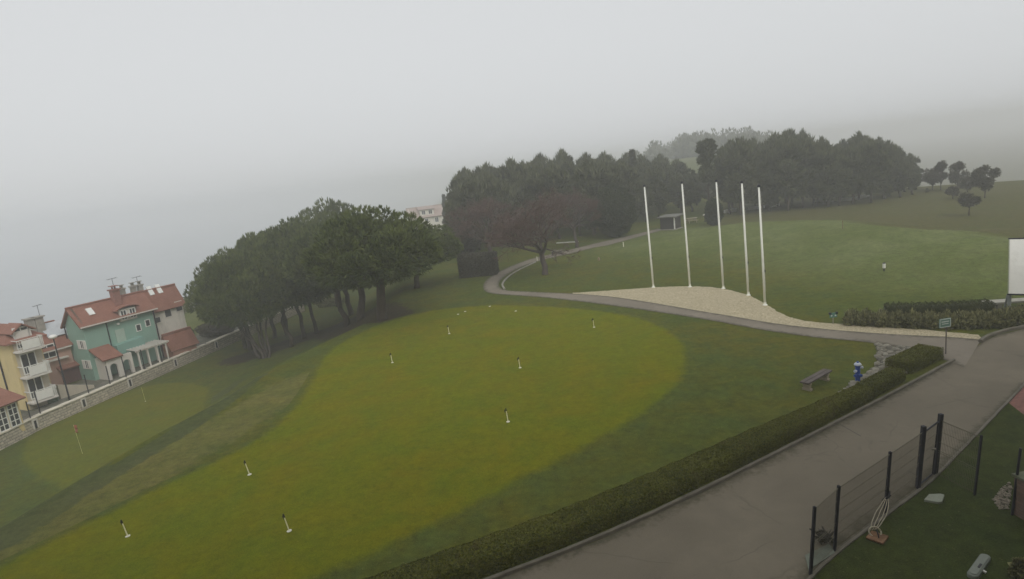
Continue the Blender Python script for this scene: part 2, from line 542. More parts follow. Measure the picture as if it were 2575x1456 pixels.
rdist = line_d([(r[0], r[1]) for r in RIDGE], xf, yf)
front = np.hypot(xf, yf)
gattr('mound', np.clip(1 - sstep(9, 20, rdist), 0, 1) * (xf > 5))
trackpts = [G(*p) for p in ((640, 955), (560, 1008), (450, 1085), (340, 1150), (250, 1205), (150, 1265), (60, 1325), (0, 1365))]
track2 = [G(*p) for p in ((600, 960), (500, 1030), (400, 1095), (300, 1150), (200, 1215), (100, 1270), (0, 1330))]
gattr('track', np.maximum(1 - sstep(.4, 1.3, line_d(trackpts, xf, yf)), (1 - sstep(.2, 1.0, line_d(track2, xf, yf))) * .9))
bankpts = [G(*p) for p in ((760, 960), (640, 1030), (500, 1110), (380, 1180), (250, 1245), (120, 1330), (0, 1410))]
gattr('bank', 1 - sstep(.2, 3.4, line_d(bankpts, xf, yf)))
soilp = [G(*p) for p in ((610, 900), (680, 880), (760, 850), (830, 828), (900, 810), (970, 795))]
gattr('soil', (1 - sstep(1.2, 4.2, line_d(soilp, xf, yf))) * .9)
ridge_r = np.interp(np.degrees(np.arctan2(xf, yf)), [18, 21, 27, 34, 41, 50], [82, 83.5, 79.5, 67.9, 61, 57])
azf = np.degrees(np.arctan2(xf, yf))
gattr('field', sstep(1.0, 6, front - ridge_r) * sstep(17, 21, azf) * (yf > 0))
wallx = np.interp(yf, WX[:, 0], WX[:, 1])
gattr('rubble', sstep(.2, .6, wallx - xf) * (1 - sstep(5, 9, wallx - xf)) * (yf < 88) * (yf > 30) * .75)
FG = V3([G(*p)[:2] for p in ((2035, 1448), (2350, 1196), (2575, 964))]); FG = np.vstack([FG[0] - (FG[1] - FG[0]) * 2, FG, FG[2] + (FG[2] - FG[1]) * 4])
gattr('garden', (xf > np.interp(yf, FG[:, 1], FG[:, 0]) - .1) * (yf < 34) * (xf > 0) * 1.)  # area where the garden grass is darkened as shade
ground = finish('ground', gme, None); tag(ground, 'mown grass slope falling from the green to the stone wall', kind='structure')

# sea far below on the left
sea = MB().add([(-2620, -80, -25.6), (-100, -80, -25.6), (-100, 3020, -25.6), (-2620, 3020, -25.6)], [(0, 1, 2, 3)]).build('sea', M('sea_water', (.30, .33, .35), .25, .1, .05, .6, bump=.15, bd=.2))
tag(sea, 'grey sea lost in fog', kind='structure')

# ------------------------------------------------------------------ sheets lying on the ground
def resample(pts, step):
    out = []
    for a, b in zip(pts[:-1], pts[1:]):
        n = max(1, int(np.linalg.norm(V3(b) - V3(a)) / step))
        for k in range(n): out.append(V3(a) + (V3(b) - V3(a)) * k / n)
    out.append(V3(pts[-1])); return out

def smooth(pts, it=2):
    pts = [V3(p, float) for p in pts]
    for _ in range(it):
        q = [pts[0]]
        for a, b in zip(pts[:-1], pts[1:]): q += [a * .75 + b * .25, a * .25 + b * .75]
        q.append(pts[-1]); pts = q
    return pts

def along(pts, n):
    pts = V3([p[:2] for p in pts]); s = np.r_[0, np.cumsum(np.linalg.norm(np.diff(pts, axis=0), axis=1))]
    t = np.linspace(0, s[-1], n)
    return np.stack([np.interp(t, s, pts[:, 0]), np.interp(t, s, pts[:, 1])], -1)

def strip(name, ea, eb, n, m, lift, mat, wav=0.):
    """sheet between two edge lines, draped over the ground"""
    A = along(ea, n); B = along(eb, n)
    k = np.linspace(0, 1, m)[None, :, None]
    pts = A[:, None] * (1 - k) + B[:, None] * k
    if wav:
        j = rng.normal(0, wav, pts.shape); j[:, 1:-1] = 0; pts = pts + j
    z = hgt(pts[..., 0], pts[..., 1]) + lift
    v = np.concatenate([pts, z[..., None]], -1).reshape(-1, 3)
    i = np.arange(n * m).reshape(n, m)
    q = np.stack([i[:-1, :-1], i[:-1, 1:], i[1:, 1:], i[1:, :-1]], -1).reshape(-1, 4)
    # face upward
    a, b, c = v[q[0][0]], v[q[0][1]], v[q[0][2]]
    if np.cross(b - a, c - a)[2] < 0: q = q[:, ::-1]
    me = np_mesh(name, v, q, mat); me.polygons.foreach_set('use_smooth', [True] * len(me.polygons))
    wd = np.linalg.norm(A - B, axis=1)[:, None]; ed = np.minimum(k[..., 0], 1 - k[..., 0]) * wd
    at = me.attributes.new('margin', 'FLOAT', 'POINT'); at.data.foreach_set('value', np.ascontiguousarray(ed.ravel(), np.float32))
    return finish(name, me, None)

def px(*pts): return [G(*p) for p in pts]

def sheet(name, outline, step, lift, mat, soft):
    """filled outline draped over the ground; attribute 'inside' grows from the rim inward"""
    o = V3([p[:2] for p in outline])
    x0, y0 = o.min(0) - step; x1, y1 = o.max(0) + step
    gx = np.arange(x0, x1 + step, step); gy = np.arange(y0, y1 + step, step)
    Xg, Yg = np.meshgrid(gx, gy); sd = poly_sd(o, Xg, Yg)
    keep = sd > -step * 1.5
    idx = -np.ones(Xg.shape, int); idx[keep] = np.arange(keep.sum())
    q = np.stack([idx[:-1, :-1], idx[:-1, 1:], idx[1:, 1:], idx[1:, :-1]], -1).reshape(-1, 4)
    q = q[(q >= 0).all(1)]
    xk, yk, sk = Xg[keep], Yg[keep], sd[keep].copy()
    me = np_mesh(name, np.stack([xk, yk, hgt(xk, yk) + lift * np.clip(sk / .5, -2.5, 1)], -1), q, mat)
    a = me.attributes.new('inside', 'FLOAT', 'POINT'); a.data.foreach_set('value', np.ascontiguousarray(np.clip(sk / soft, 0, 1), np.float32))
    me.polygons.foreach_set('use_smooth', [True] * len(me.polygons))
    return finish(name, me, None)

main_out = smooth(px((1240, 764), (1400, 768), (1560, 783), (1680, 815), (1738, 858), (1752, 905), (1738, 955), (1690, 1010), (1600, 1070), (1500, 1130),
                     (1380, 1195), (1250, 1262), (1100, 1340), (950, 1412), (830, 1462), (700, 1540), (300, 1600), (-120, 1560), (-60, 1440), (80, 1372), (260, 1285), (420, 1205),
                     (570, 1140), (690, 1065), (765, 965), (800, 890), (900, 832), (1000, 797), (1100, 775), (1240, 764)), 1)
pg = sheet('putting_green', main_out, .35, .028, green_mat('putting_turf', GREEN_A, GREEN_B, GREEN_C), 1.1)
tag(pg, 'large oval practice putting green of olive yellow turf', kind='structure')
sg_out = smooth(px((540, 970), (470, 956), (380, 966), (280, 990), (150, 1040), (60, 1095), (35, 1150), (70, 1208), (135, 1226), (250, 1190), (350, 1130), (460, 1062), (530, 1005), (540, 970)), 1)
pg2 = sheet('putting_green', sg_out, .3, .03, green_mat('small_putting_turf', (.112, .118, .010), (.130, .116, .009), (.096, .116, .014)), 1.0)
tag(pg2, 'small golf green at the foot of the bank by the stone wall', kind='structure')

lower = px((2425, 925), (2330, 888), (2200, 862), (2050, 850), (1900, 828), (1800, 808), (1700, 792), (1550, 770), (1400, 751), (1300, 743), (1228, 739), (1213, 726), (1219, 706), (1250, 685), (1300, 663), (1345, 648), (1400, 636), (1500, 611), (1600, 589), (1655, 575))
upper = px((2512, 858), (2478, 856), (2400, 848), (2250, 842), (2100, 831), (1950, 815), (1850, 797), (1750, 781), (1650, 763), (1540, 746), (1450, 739), (1330, 734), (1264, 731), (1251, 716), (1266, 696), (1301, 675), (1350, 657), (1420, 641), (1500, 622), (1600, 598), (1665, 579))
lower[-1] = lower[-1][:3]
# pair the two edges by matching control stations
pl = [lower[i] for i in range(len(lower))]
pu = [upper[i] for i in range(len(upper))]
la = along(smooth(pl, 2), 160)
ub = along(smooth(pu, 2), 160)
# re-pair each station of the lower edge with the nearest point of the upper edge
dense = along(smooth(pu, 2), 900)
pairs = []
last = 0
for p in la:
    j = last + int(np.argmin(np.hypot(*(dense[last:last + 120] - p).T)))
    pairs.append(dense[j]); last = j
m_path = asphalt_mat('path_asphalt', (.205, .178, .140))
path = strip('path', [(*p, 0) for p in la], [(*p, 0) for p in pairs], 160, 5, .022, m_path, 0)
tag(path, 'narrow asphalt path bending past the flagpoles to the shed', kind='structure')

kl = px((1255, 1456), (1500, 1362), (1760, 1242), (2000, 1121), (2200, 1018), (2402, 908))
kl = [kl[0] + (kl[0] - kl[1]) * .6] + kl + [G(2462, 868), G(2475, 857), G(2512, 842), G(2575, 828), G(2575, 828) + V3([6, 1.2, 0])]
kr = px((2000, 1490), (2035, 1448), (2098, 1388), (2218, 1298), (2308, 1232), (2350, 1196), (2420, 1124), (2490, 1052), (2540, 1000), (2575, 964))
kr = [kr[0] + (kr[0] - kr[1]) * 4] + kr + [kr[-1] + (kr[-1] - kr[-2]) * 2.2]
m_road = asphalt_mat('road_asphalt', (.165, .142, .104))
road = strip('road', kl, kr, 120, 25, .014, m_road)
tag(road, 'worn grey asphalt service road between hedge and wire fence', kind='structure')

def gravel_mat():
    m, nt, b = newmat('pale_gravel'); N = NT(nt); g = N.geo()
    v = N.n('ShaderNodeTexVoronoi'); v.inputs['Scale'].default_value = 14; N.l(g, v.inputs['Vector'])
    sep = N.n('ShaderNodeSeparateColor'); N.l(v.outputs['Color'], sep.inputs[0])
    big = N.ramp(N.noise(g, .8, 5, .7), .3, .7)
    c = N.mix(sep.outputs[0], (.30, .25, .15), (.60, .52, .35))
    c = N.mix(N.math('MULTIPLY', big, .5), c, (.36, .31, .20))
    N.l(c, b.inputs['Base Color']); b.inputs['Roughness'].default_value = .95
    N.bump(v.outputs['Distance'], b, .8, .05)
    return m
m_gravel = gravel_mat()
gtop = smooth(px((1440, 737), (1560, 729), (1640, 723), (1735, 719), (1820, 725), (1884, 742), (1930, 768), (1972, 795), (2030, 809), (2100, 814), (2200, 822), (2330, 830), (2460, 842)), 2)
gbot = smooth(px((1440, 741), (1540, 748), (1650, 766), (1750, 784), (1850, 800), (1950, 818), (2100, 834), (2250, 845), (2400, 851), (2475, 859)), 2)
gravel = strip('gravel', gtop, gbot, 120, 16, .016, m_gravel, .05)
tag(gravel, 'pale gravel bed under the five flagpoles', kind='structure')

# scattered loose stones on the gravel give it a real surface
def stones(name, poly, n, smin, smax, mat, label, kind='stuff', zoff=0., pile=0.):
    o = V3([p[:2] for p in poly]); x0, y0 = o.min(0); x1, y1 = o.max(0)
    V, Q, T = [], [], []; k = 0; off = 0
    ctr = o.mean(0); tries = 0
    while k < n and tries < 200000:
        tries += 1
        x, y = random.uniform(x0, x1), random.uniform(y0, y1)
        if poly_sd(o, V3([x]), V3([y]))[0] < 0: continue
        r = random.uniform(smin, smax)
        up = pile * max(0, 1 - math.hypot(x - ctr[0], y - ctr[1]) / 1.2) * random.random()
        v, q = blob((0, 0, 0), (r * random.uniform(.8, 1.3), r * random.uniform(.7, 1.1), r * random.uniform(.5, .8)), 6, 4, .25)
        a = random.uniform(0, 6.3); ca, sa = math.cos(a), math.sin(a)
        v = v @ V3([[ca, sa, 0], [-sa, ca, 0], [0, 0, 1]]) + V3([x, y, float(hgt(x, y)) + r * .25 + zoff + up])
        V.append(v); Q.append(q + off); off += len(v); T.append(np.full(len(v), random.random())); k += 1
    me = np_mesh(name, np.concatenate(V), np.concatenate(Q), mat, np.concatenate(T))
    ob = finish(name, me, None); tag(ob, label, kind=kind); return ob
m_stone = leafmat('loose_stones', (.10, .095, .075), (.40, .37, .30), .9)
rub_poly = px((2208, 868), (2262, 873), (2335, 884), (2330, 905), (2240, 962), (2170, 992), (2092, 1022), (2085, 1012), (2130, 975), (2178, 945), (2205, 915))
rubble = stones('rubble', rub_poly, 560, .07, .2, m_stone, 'loose grey rubble between the lawn and the clipped hedge')
rub_bed = sheet('rubble_bed', rub_poly, .2, .014, M('rubble_soil', (.12, .11, .085), .95, .4, 3, 20, bump=.8, bd=.05), .3)
tag(rub_bed, 'stony soil under the rubble', kind='structure')

# red brick paving at the right edge
pav = px((2530, 1008), (2575, 968), (2640, 960), (2660, 1080), (2575, 1043))
paving = sheet('brick_paving', pav, .15, .02, brick_mat('paving_bricks', (.20, .085, .065), (.27, .12, .09), (.10, .08, .065), 1., .22, .11, mort=.01), .3)
uvl = paving.data.uv_layers.new(name='UVMap')
for p in paving.data.polygons:
    for li in p.loop_indices:
        c = paving.data.vertices[paving.data.loops[li].vertex_index].co; uvl.data[li].uv = (c.x, c.y)
tag(paving, 'red brick paving at the road edge', kind='structure')

# ------------------------------------------------------------------ kerbs
def kerb(name, pts, w, h, mat, label, off=0., base=-.08):
    pts = along(smooth(pts, 2), max(8, int(sum(np.linalg.norm(V3(b)[:2] - V3(a)[:2]) for a, b in zip(pts[:-1], pts[1:])) / .5)))
    d = np.gradient(pts, axis=0); d = d / np.linalg.norm(d, axis=1, keepdims=True); nrm = np.stack([-d[:, 1], d[:, 0]], -1)
    mb = MB(); n = len(pts)
    prof = [(off, base), (off, h * .85), (off + .03, h), (off + w - .03, h), (off + w, h * .85), (off + w, base)]
    for i in range(n):
        z = float(hgt(*pts[i])); j = random.uniform(-.008, .008)
        for (o_, zz) in prof: mb.v.append((*(pts[i] + nrm[i] * (o_ + j)), z + zz + (random.uniform(-.008, .008) if zz > 0 else 0)))
    k = len(prof)
    for i in range(n - 1):
        for j in range(k - 1): mb.f.append((i * k + j, i * k + j + 1, (i + 1) * k + j + 1, (i + 1) * k + j))
    mb.f.append(tuple(range(k))); mb.f.append(tuple(reversed(range((n - 1) * k, n * k))))
    o = mb.build(name, mat); tag(o, label, 'kerb'); return o
def seam(p, q, w, label):
    p, q = G(*p), G(*q); e = unit((q - p)[:2]); n = V3([-e[1], e[0]]) * w / 2
    o = strip('road_joint', [(*(p[:2] + n), 0), (*(q[:2] + n), 0)], [(*(p[:2] - n), 0), (*(q[:2] - n), 0)], 24, 2, .018, M('tar_joint', (.055, .05, .042), .8, .3, 3, 20))
    tag(o, label, kind='structure')
seam((2112, 1068), (2165, 1098), .035, 'short dark joint in the road beside the hedge'); seam((2285, 1186), (2312, 1200), .03, 'short dark joint in the road beside the gate'); seam((2402, 908), (2470, 858), .05, 'dark joint where the path meets the road')
kerb_pts = kl[:7]
kerb('kerb', kerb_pts, .13, .12, m_kerb, 'long straight stone kerb between the clipped hedge and the road')
kerb('kerb', [G(2470, 862), G(2480, 853), G(2512, 840), G(2545, 832), G(2575, 827), G(2575, 827) + V3([5, 1.2, 0])], .18, .16, m_kerb, 'curved raised kerb around the flowering shrub bed')
kerb('kerb', kr[1:], .09, .05, m_kerb, 'low concrete edging under the wire fence along the road', off=-.1)

# ------------------------------------------------------------------ hedges
def hedge(name, pts, width, height, mat, n, leaf, label, cat='hedge', closed=None, lump=.08, hfun=None, wfun=None, spike=0.):
    """clipped hedge following pts (centre line): leaf shell over a woody core"""
    c = along(smooth(pts, 1), 60)
    d = np.gradient(c, axis=0); d /= np.linalg.norm(d, axis=1, keepdims=True); nr = np.stack([-d[:, 1], d[:, 0]], -1)
    L = np.linalg.norm(np.diff(c, axis=0), axis=1).sum()
    lv = Leaves()
    t = rng.random(n) * (len(c) - 1.001); i = t.astype(int); f = (t - i)[:, None]
    cc = c[i] * (1 - f) + c[i + 1] * f; nn = nr[i]
    W = np.full(n, width) if wfun is None else wfun(t / (len(c) - 1))
    per = 2 * height + width
    s = rng.random(n) * per
    y = np.where(s < height, -width / 2, np.where(s > height + width, width / 2, s - height - width / 2)) * W / width
    z = np.where(s < height, s, np.where(s > height + width, per - s, height))
    hs = np.ones(n)
    wob = lump * (np.sin(t * 1.7) + np.sin(t * 4.1 + 1) * .6 + rng.normal(0, .35, n))
    if hfun is not None: hs = hfun(t / (len(c) - 1))
    # rounded shoulders
    rz = z / height; k = np.where(rz > .75, 1 - .18 * ((rz - .75) / .25) ** 2 * (np.abs(y) / (W / 2)) ** 4, 1)
    top = (s >= height) & (s <= height + width)
    xy = cc + nn * (y * k + np.where(top, 0, np.sign(y) * wob))[:, None]
    zz = z * hs + np.where(top, wob - .10 * height * (np.abs(y) / (W / 2)) ** 4, 0)
    zz += hgt(xy[:, 0], xy[:, 1])
    nrm = np.where(top[:, None], V3([0, 0, 1.]), np.concatenate([nn * np.sign(y)[:, None], np.full((n, 1), .25)], 1))
    pos = np.concatenate([xy, zz[:, None]], 1)
    lv.flat(pos, nrm, leaf, leaf * .55, .9)
    if spike:
        k2 = rng.random(n) < .25
        lv.tufts(pos[k2], nrm[k2] + V3([0, 0, .6]), spike, leaf * .5, 2, .5)
    # ends
    m = max(60, int(n * height * width / (L * per)))
    for e, sg in ((0, -1), (-1, 1)):
        yy = rng.uniform(-.5, .5, m) * (width if wfun is None else float(wfun(V3([0. if e == 0 else 1.]))[0])); z2 = rng.uniform(0, 1, m) * height * (hfun(V3([0. if e == 0 else 1.]))[0] if hfun is not None else 1)
        q = c[e] + nr[e] * yy[:, None] + d[e] * sg * (.05 + rng.normal(0, .03, (m, 1)))
        lv.flat(np.concatenate([q, (z2 + hgt(q[:, 0], q[:, 1]))[:, None]], 1), np.tile(V3([*(d[e] * sg), .2]), (m, 1)), leaf, leaf * .55, .9)
    # woody core
    V, Q = [], []
    for j in range(len(c)):
        hh = height * (hfun(V3([j / (len(c) - 1)]))[0] if hfun is not None else 1)
        for (a, b) in ((-.42, -.05), (-.42, .74), (-.34, .86), (.34, .86), (.42, .74), (.42, -.05)):
            p = c[j] + nr[j] * a * (width if wfun is None else float(wfun(V3([j / (len(c) - 1)]))[0])); V.append((p[0], p[1], float(hgt(*p)) + b * hh))
    for j in range(len(c) - 1):
        for a in range(5): Q.append((j * 6 + a, j * 6 + a + 1, (j + 1) * 6 + a + 1, (j + 1) * 6 + a))
    for j in (0, len(c) - 1):
        Q += [(j * 6, j * 6 + 1, j * 6 + 4, j * 6 + 5), (j * 6 + 1, j * 6 + 2, j * 6 + 3, j * 6 + 4)]
    o = finish(name, lv.mesh(name, mat, (V3(V), V3(Q))), None)
    tag(o, label, cat); return o

hf = [V3(p) for p in kl[:6]] + [G(2300, 962)]
def offset(pts, o):
    p = V3([q[:2] for q in pts]); d = np.gradient(p, axis=0); d /= np.linalg.norm(d, axis=1, keepdims=True)
    return [(*(a + V3([-b[1], b[0]]) * o), 0) for a, b in zip(p, d)]
hf = hf[:6]
hf[-1] = G(2215, 1010)
hf[0] = hf[1] + (hf[1] - hf[2]) * 1.3
hw = lambda t: 1.2 - .38 * sstep(.62, .97, t)
ho = [o_ for o_ in (.90, .90, .90, .90, .82, .70)]
hcl = [offset(hf, o_)[i] for i, o_ in enumerate(ho)]
hedge('hedge', hcl, 1.5, .54, m_hedge, 95000, .07, 'long clipped box hedge running beside the asphalt road', lump=.022, wfun=hw)
hedge('hedge', offset([G(2222, 1006), G(2262, 985), G(2300, 962)], 0.78), .80, .54, m_hedge, 6500, .07, 'short clipped hedge length before the notch near the sign post', lump=.02)
hedge('hedge', offset([G(2312, 945), G(2345, 930), G(2392, 905)], .95), 1.2, .55, m_hedge, 9000, .07, 'rounded end piece of the clipped hedge at the road corner', lump=.03)

shr = [G(2130, 809), G(2180, 812), G(2250, 815), G(2330, 817), G(2400, 818), G(2460, 817), G(2530, 815), G(2575, 806), G(2575, 806) + V3([4, .5, 0])]
hedge('shrub_bed', shr, 1.5, .42, m_hedge2, 15000, .16, 'loose flowering shrubs with pale leaf tips beside the path junction', 'shrubs', lump=.12, spike=.26)
hedge('hedge', [G(2228, 801), G(2320, 800), G(2410, 798), G(2490, 793)], 1.0, .86, leafmat('dark_hedge_leaves', (.028, .036, .012), (.085, .090, .026)), 9000, .08, 'dark clipped hedge behind the pale flowering shrubs')  # back hedge has darker leaves of its own

# tall clipped hedge block by the path bend
hb = G(1155, 702); hb2 = G(1255, 692)
hedge('hedge', [hb + V3([.2, 1.6, 0]), (hb + hb2) / 2 + V3([0, 1.6, 0]), hb2 + V3([-.2, 1.6, 0])], 2.6, 2.45, leafmat('block_leaves', (.050, .047, .036), (.120, .110, .082)), 15000, .16, 'tall square clipped hedge block at the path bend', lump=.1)

# ------------------------------------------------------------------ trees
def bent(p0, p1, n, wob):
    p0, p1 = V3(p0, float), V3(p1, float); L = np.linalg.norm(p1 - p0)
    o = [p0 + (p1 - p0) * k / n + (rng.normal(size=3) * wob * L if 0 < k < n else 0) for k in range(n + 1)]
    return o

def umbrella_crown(name, seed, rx, zb, zt, n=3600):
    global rng
    keep = rng; rng = np.random.default_rng(seed)
    zc = zb + (zt - zb) * .36; ru = zt - zc; rl = zc - zb
    lv = Leaves()
    # upper dome made of many overlapping clumps
    nl = 46; lobes = []
    d = sph(nl * 3); d = d[d[:, 2] > -.25][:nl]
    for k in d:
        r = rng.uniform(.95, 1.6)
        z = zc + k[2] * (ru if k[2] > 0 else rl) * .80
        lobes.append((V3([k[0] * (rx - r * .6), k[1] * (rx - r * .6), z]), r * V3([1, 1, .75])))
    per = n // nl
    for c, r in lobes:
        u = sph(per * 2); u = u[u[:, 2] > -.55][:per]
        base = c + u * r
        out = base - V3([0, 0, zc - rl * .4]); 
        keepm = (base[:, 2] > zb - .3)
        base = base[keepm]; u = u[keepm]
        t = np.full(len(base), rng.uniform(.15, .85)) 
        lv.tufts(base, u * .8 + V3([0, 0, .75]), .42, .085, 6, .38, np.clip(t + rng.normal(0, .15, len(base)), 0, 1))
    # ragged underside
    m = n // 5
    a = rng.uniform(0, 2 * math.pi, m); rr = rx * np.sqrt(rng.random(m)) * .93
    base = np.stack([np.cos(a) * rr, np.sin(a) * rr, zb + .35 + .5 * rl * (rr / rx) ** 2 + rng.uniform(-.35, .5, m)], -1)
    lv.tufts(base, np.stack([np.cos(a), np.sin(a), np.full(m, -.3)], -1), .5, .10, 5, .6, rng.uniform(0, .5, m))
    m = 900; u = sph(m); q = V3([0, 0, zc + .2]) + u * V3([rx * .68, rx * .68, ru * .6]) * rng.uniform(.5, 1, (m, 1))
    q = q[q[:, 2] > zb + .5]
    lv.tufts(q, u[:len(q)] + V3([0, 0, .3]), .7, .22, 5, .7)
    me = lv.mesh(name, m_pine)
    rng = keep
    return me

def stems(base_z, zb, zt, r, lean, forks, seed):
    """trunk that divides into limbs under the crown"""
    global rng
    keep = rng; rng = np.random.default_rng(seed)
    mb = MB(); top = V3([lean[0], lean[1], zb + .6])
    tr = bent((0, 0, -.35), top, 5, .02)
    mb.tube(tr, [r * 1.25, r * 1.05, r * .95, r * .9, r * .85, r * .8], 10)
    for k in range(forks):
        a = 2 * math.pi * (k + rng.uniform(-.2, .2)) / forks
        q = top + V3([math.cos(a) * rng.uniform(1.6, 2.8), math.sin(a) * rng.uniform(1.6, 2.8), rng.uniform(1., (zt - zb) * .55)])
        st = tr[-2] * .4 + top * .6
        lm = bent(st, q, 4, .05)
        mb.tube(lm, [r * .6, r * .5, r * .4, r * .28, r * .15], 7)
    rng = keep
    return mb

crowns = [umbrella_crown('crown', 21, 4.6, 3.3, 9.5, 4400), umbrella_crown('crown', 22, 4.0, 3.6, 9.0, 4000), umbrella_crown('crown', 23, 5.0, 3.0, 9.6, 4800)]
PINES = [  # base pixel, row of the crown top, variant, trunk radius, lean (dx, dy), width, label
    ((962, 803), 530, 0, .42, (.2, 0), 1.12, 'umbrella pine with the thick straight trunk at the right end of the clump'),
    ((908, 802), 548, 2, .40, (.5, .3), .92, 'umbrella pine with a forking trunk left of the thick straight one'),
    ((874, 818), 572, 1, .30, (-1.0, .3), .95, 'umbrella pine whose trunk leans left in the middle of the clump'),
    ((1046, 724), 566, 0, .30, (.6, 0), 1.12, 'umbrella pine with a short visible trunk behind the clump on the path side'),
    ((884, 792), 540, 2, .34, (-.7, .4), .95, 'umbrella pine with a slightly leaning trunk behind the forking one'),
    ((797, 838), 562, 1, .22, (-.6, .2), 1., 'umbrella pine with a thin leaning trunk left of the gap in the clump'),
    ((764, 850), 574, 2, .24, (0, 0), .95, 'umbrella pine with a slim upright trunk beside the yellowish shrub'),
    ((723, 842), 588, 0, .26, (-.2, .2), .92, 'umbrella pine standing behind the crossing trunks'),
    ((732, 872), 625, 1, .22, (-.5, .2), 1., 'umbrella pine with a pale streaked trunk near the soil edge'),
    ((690, 850), 600, 1, .24, (.2, .2), .95, 'umbrella pine in the shade behind the multi stemmed group'),
    ((630, 880), 632, 2, .26, (-.2, .2), .9, 'leftmost umbrella pine trunk near the end of the stone wall'),
    ((852, 770), 512, 0, .34, (0, 0), .95, 'tallest umbrella pine rising behind the clump'),
    ((618, 876), 660, 1, .22, (0, .4), .82, 'low umbrella pine crown overhanging the stone wall'),
]
for k, (bp, yt, vi, r, lean, w, lab) in enumerate(PINES):
    b = G(*bp)
    ref = (9.5, 9.0, 9.6)[vi]
    hh = tall(b, yt); s = hh / ref
    t = thing('umbrella_pine', b, lab, 'pine tree', 'umbrella pines beside the putting green')
    zb = (3.3, 3.6, 3.0)[vi] * s; zt = hh
    tr = stems(0, zb, zt, r, lean, 5, 100 + k).build('trunk', m_bark, None, smooth=True); tr.parent = t
    c = bpy.data.objects.new('crown', crowns[vi]); COL.objects.link(c); c.parent = t
    c.location = (lean[0] * 1.2, lean[1] * 1.2, 0); c.scale = (w * (.55 + .45 * s), w * (.55 + .45 * s), s); c.rotation_euler = (0, 0, k * 2.1)
# the multi stemmed pine
b = G(664, 902); hh = tall(b, 640); s = hh / 9.5
t = thing('umbrella_pine', b, 'multi stemmed umbrella pine with crossing trunks nearest the green', 'pine tree', 'umbrella pines beside the putting green')
mb = MB()
for (x0, y0, x1, y1, r) in ((0, 0, -1.9, .4, .16), (.25, .2, -.7, .8, .14), (-.5, .5, -2.6, .5, .17), (.5, -.1, 1.1, .6, .13), (-.1, .9, -.2, 1.2, .15)):
    pp = bent((x0, y0, -.4), (x1, y1, 5.2), 5, .025)
    mb.tube(pp, [r * 1.2, r, r * .95, r * .85, r * .75, r * .5], 8)
mb.build('trunk', m_bark2, None, smooth=True).parent = t
c = bpy.data.objects.new('crown', crowns[0]); COL.objects.link(c); c.parent = t; c.location = (-1.2, .6, 0); c.scale = (.95, .95, s)

# grove pines -----------------------------------------------------------
def grove_crown(name, seed, rx, zb, zt, n, mat, slim=1.):
    global rng
    keep = rng; rng = np.random.default_rng(seed)
    lv = Leaves(); core = []
    nl = 22
    for k in range(nl):
        f = (k + .5) / nl
        z = zb + (zt - zb) * f
        prof = rx * (1 - (abs(f - .42) / .62) ** 2.2) ** .5 if abs(f - .42) < .62 else .3
        a = rng.uniform(0, 6.28); r = rng.uniform(.55, 1.05) * (1 - .35 * f) * slim * rx / 3
        off = max(0, prof - r * .6) * rng.uniform(.55, 1.)
        c = V3([math.cos(a) * off, math.sin(a) * off, z]); core.append((c, V3([1, 1, .8]) * r * .55))
        m = int(n / nl); u = sph(m)
        base = c + u * V3([1, 1, .85]) * r
        lv.tufts(base, u * .7 + V3([0, 0, .9]), .75, .14, 4, .36, np.clip(rng.uniform(.1, .9) + rng.normal(0, .15, m), 0, 1))
    zm = (zb + zt) / 2
    m = 420; u = sph(m); q = V3([0, 0, zb + (zt - zb) * .42]) + u * V3([rx * .62, rx * .62, (zt - zb) * .36])
    lv.tufts(q, u + V3([0, 0, .5]), .95, .3, 4, .6)
    # top candles
    m = 130; a = rng.uniform(0, 6.28, m); rr = rng.uniform(0, rx * .8, m)
    base = np.stack([np.cos(a) * rr, np.sin(a) * rr, zt + .1 - rr * .75 + rng.uniform(-.5, .9, m)], -1)
    lv.tufts(base, np.tile(V3([0, 0, 1.]), (m, 1)), 1.15, .17, 5, .26)
    me = lv.mesh(name, mat); rng = keep
    return me
GV = [grove_crown('crown', 31, 3.2, 2.4, 11, 2300, m_wood_pine), grove_crown('crown', 32, 2.8, 2.8, 11, 2100, m_wood_pine), grove_crown('crown', 33, 3.6, 2.0, 11, 2500, m_wood_pine), grove_crown('crown', 34, 2.5, 1.6, 11, 2000, m_wood_pine)]
GT = []
for k in range(3):
    mb = MB(); lx, ly = random.uniform(-.5, .5), random.uniform(-.5, .5)
    mb.tube(bent((0, 0, -.5), (lx, ly, 8.5), 6, .015), [.22, .19, .17, .15, .13, .1, .04], 7)
    for j in range(6):
        z = 2.2 + j * .9; a = j * 2.4
        mb.tube(bent((lx * z / 8.5, ly * z / 8.5, z), (math.cos(a) * 1.8, math.sin(a) * 1.8, z + .9), 3, .05), [.07, .06, .045, .02], 5)
    GT.append(mb.build('trunk', m_bark, None, smooth=True).data)
for o in [o for o in COL.objects if o.name.startswith('trunk') and o.parent is None]: bpy.data.objects.remove(o)

def grove_tree(name, b, hh, k, label, group, w=1., crown=None):
    t = thing(name, b, label, 'tree', group)
    s = hh / 11.
    for nm, me in (('trunk', GT[k % 3]), ('crown', crown or GV[k % 4])):
        o = bpy.data.objects.new(nm, me); COL.objects.link(o); o.parent = t
        ws = s * w if nm == 'crown' else 1.
        o.scale = (ws, ws * (.9 + .2 * ((k * 37) % 10) / 10), s); o.rotation_euler = (0, 0, k * 1.7)
    return t

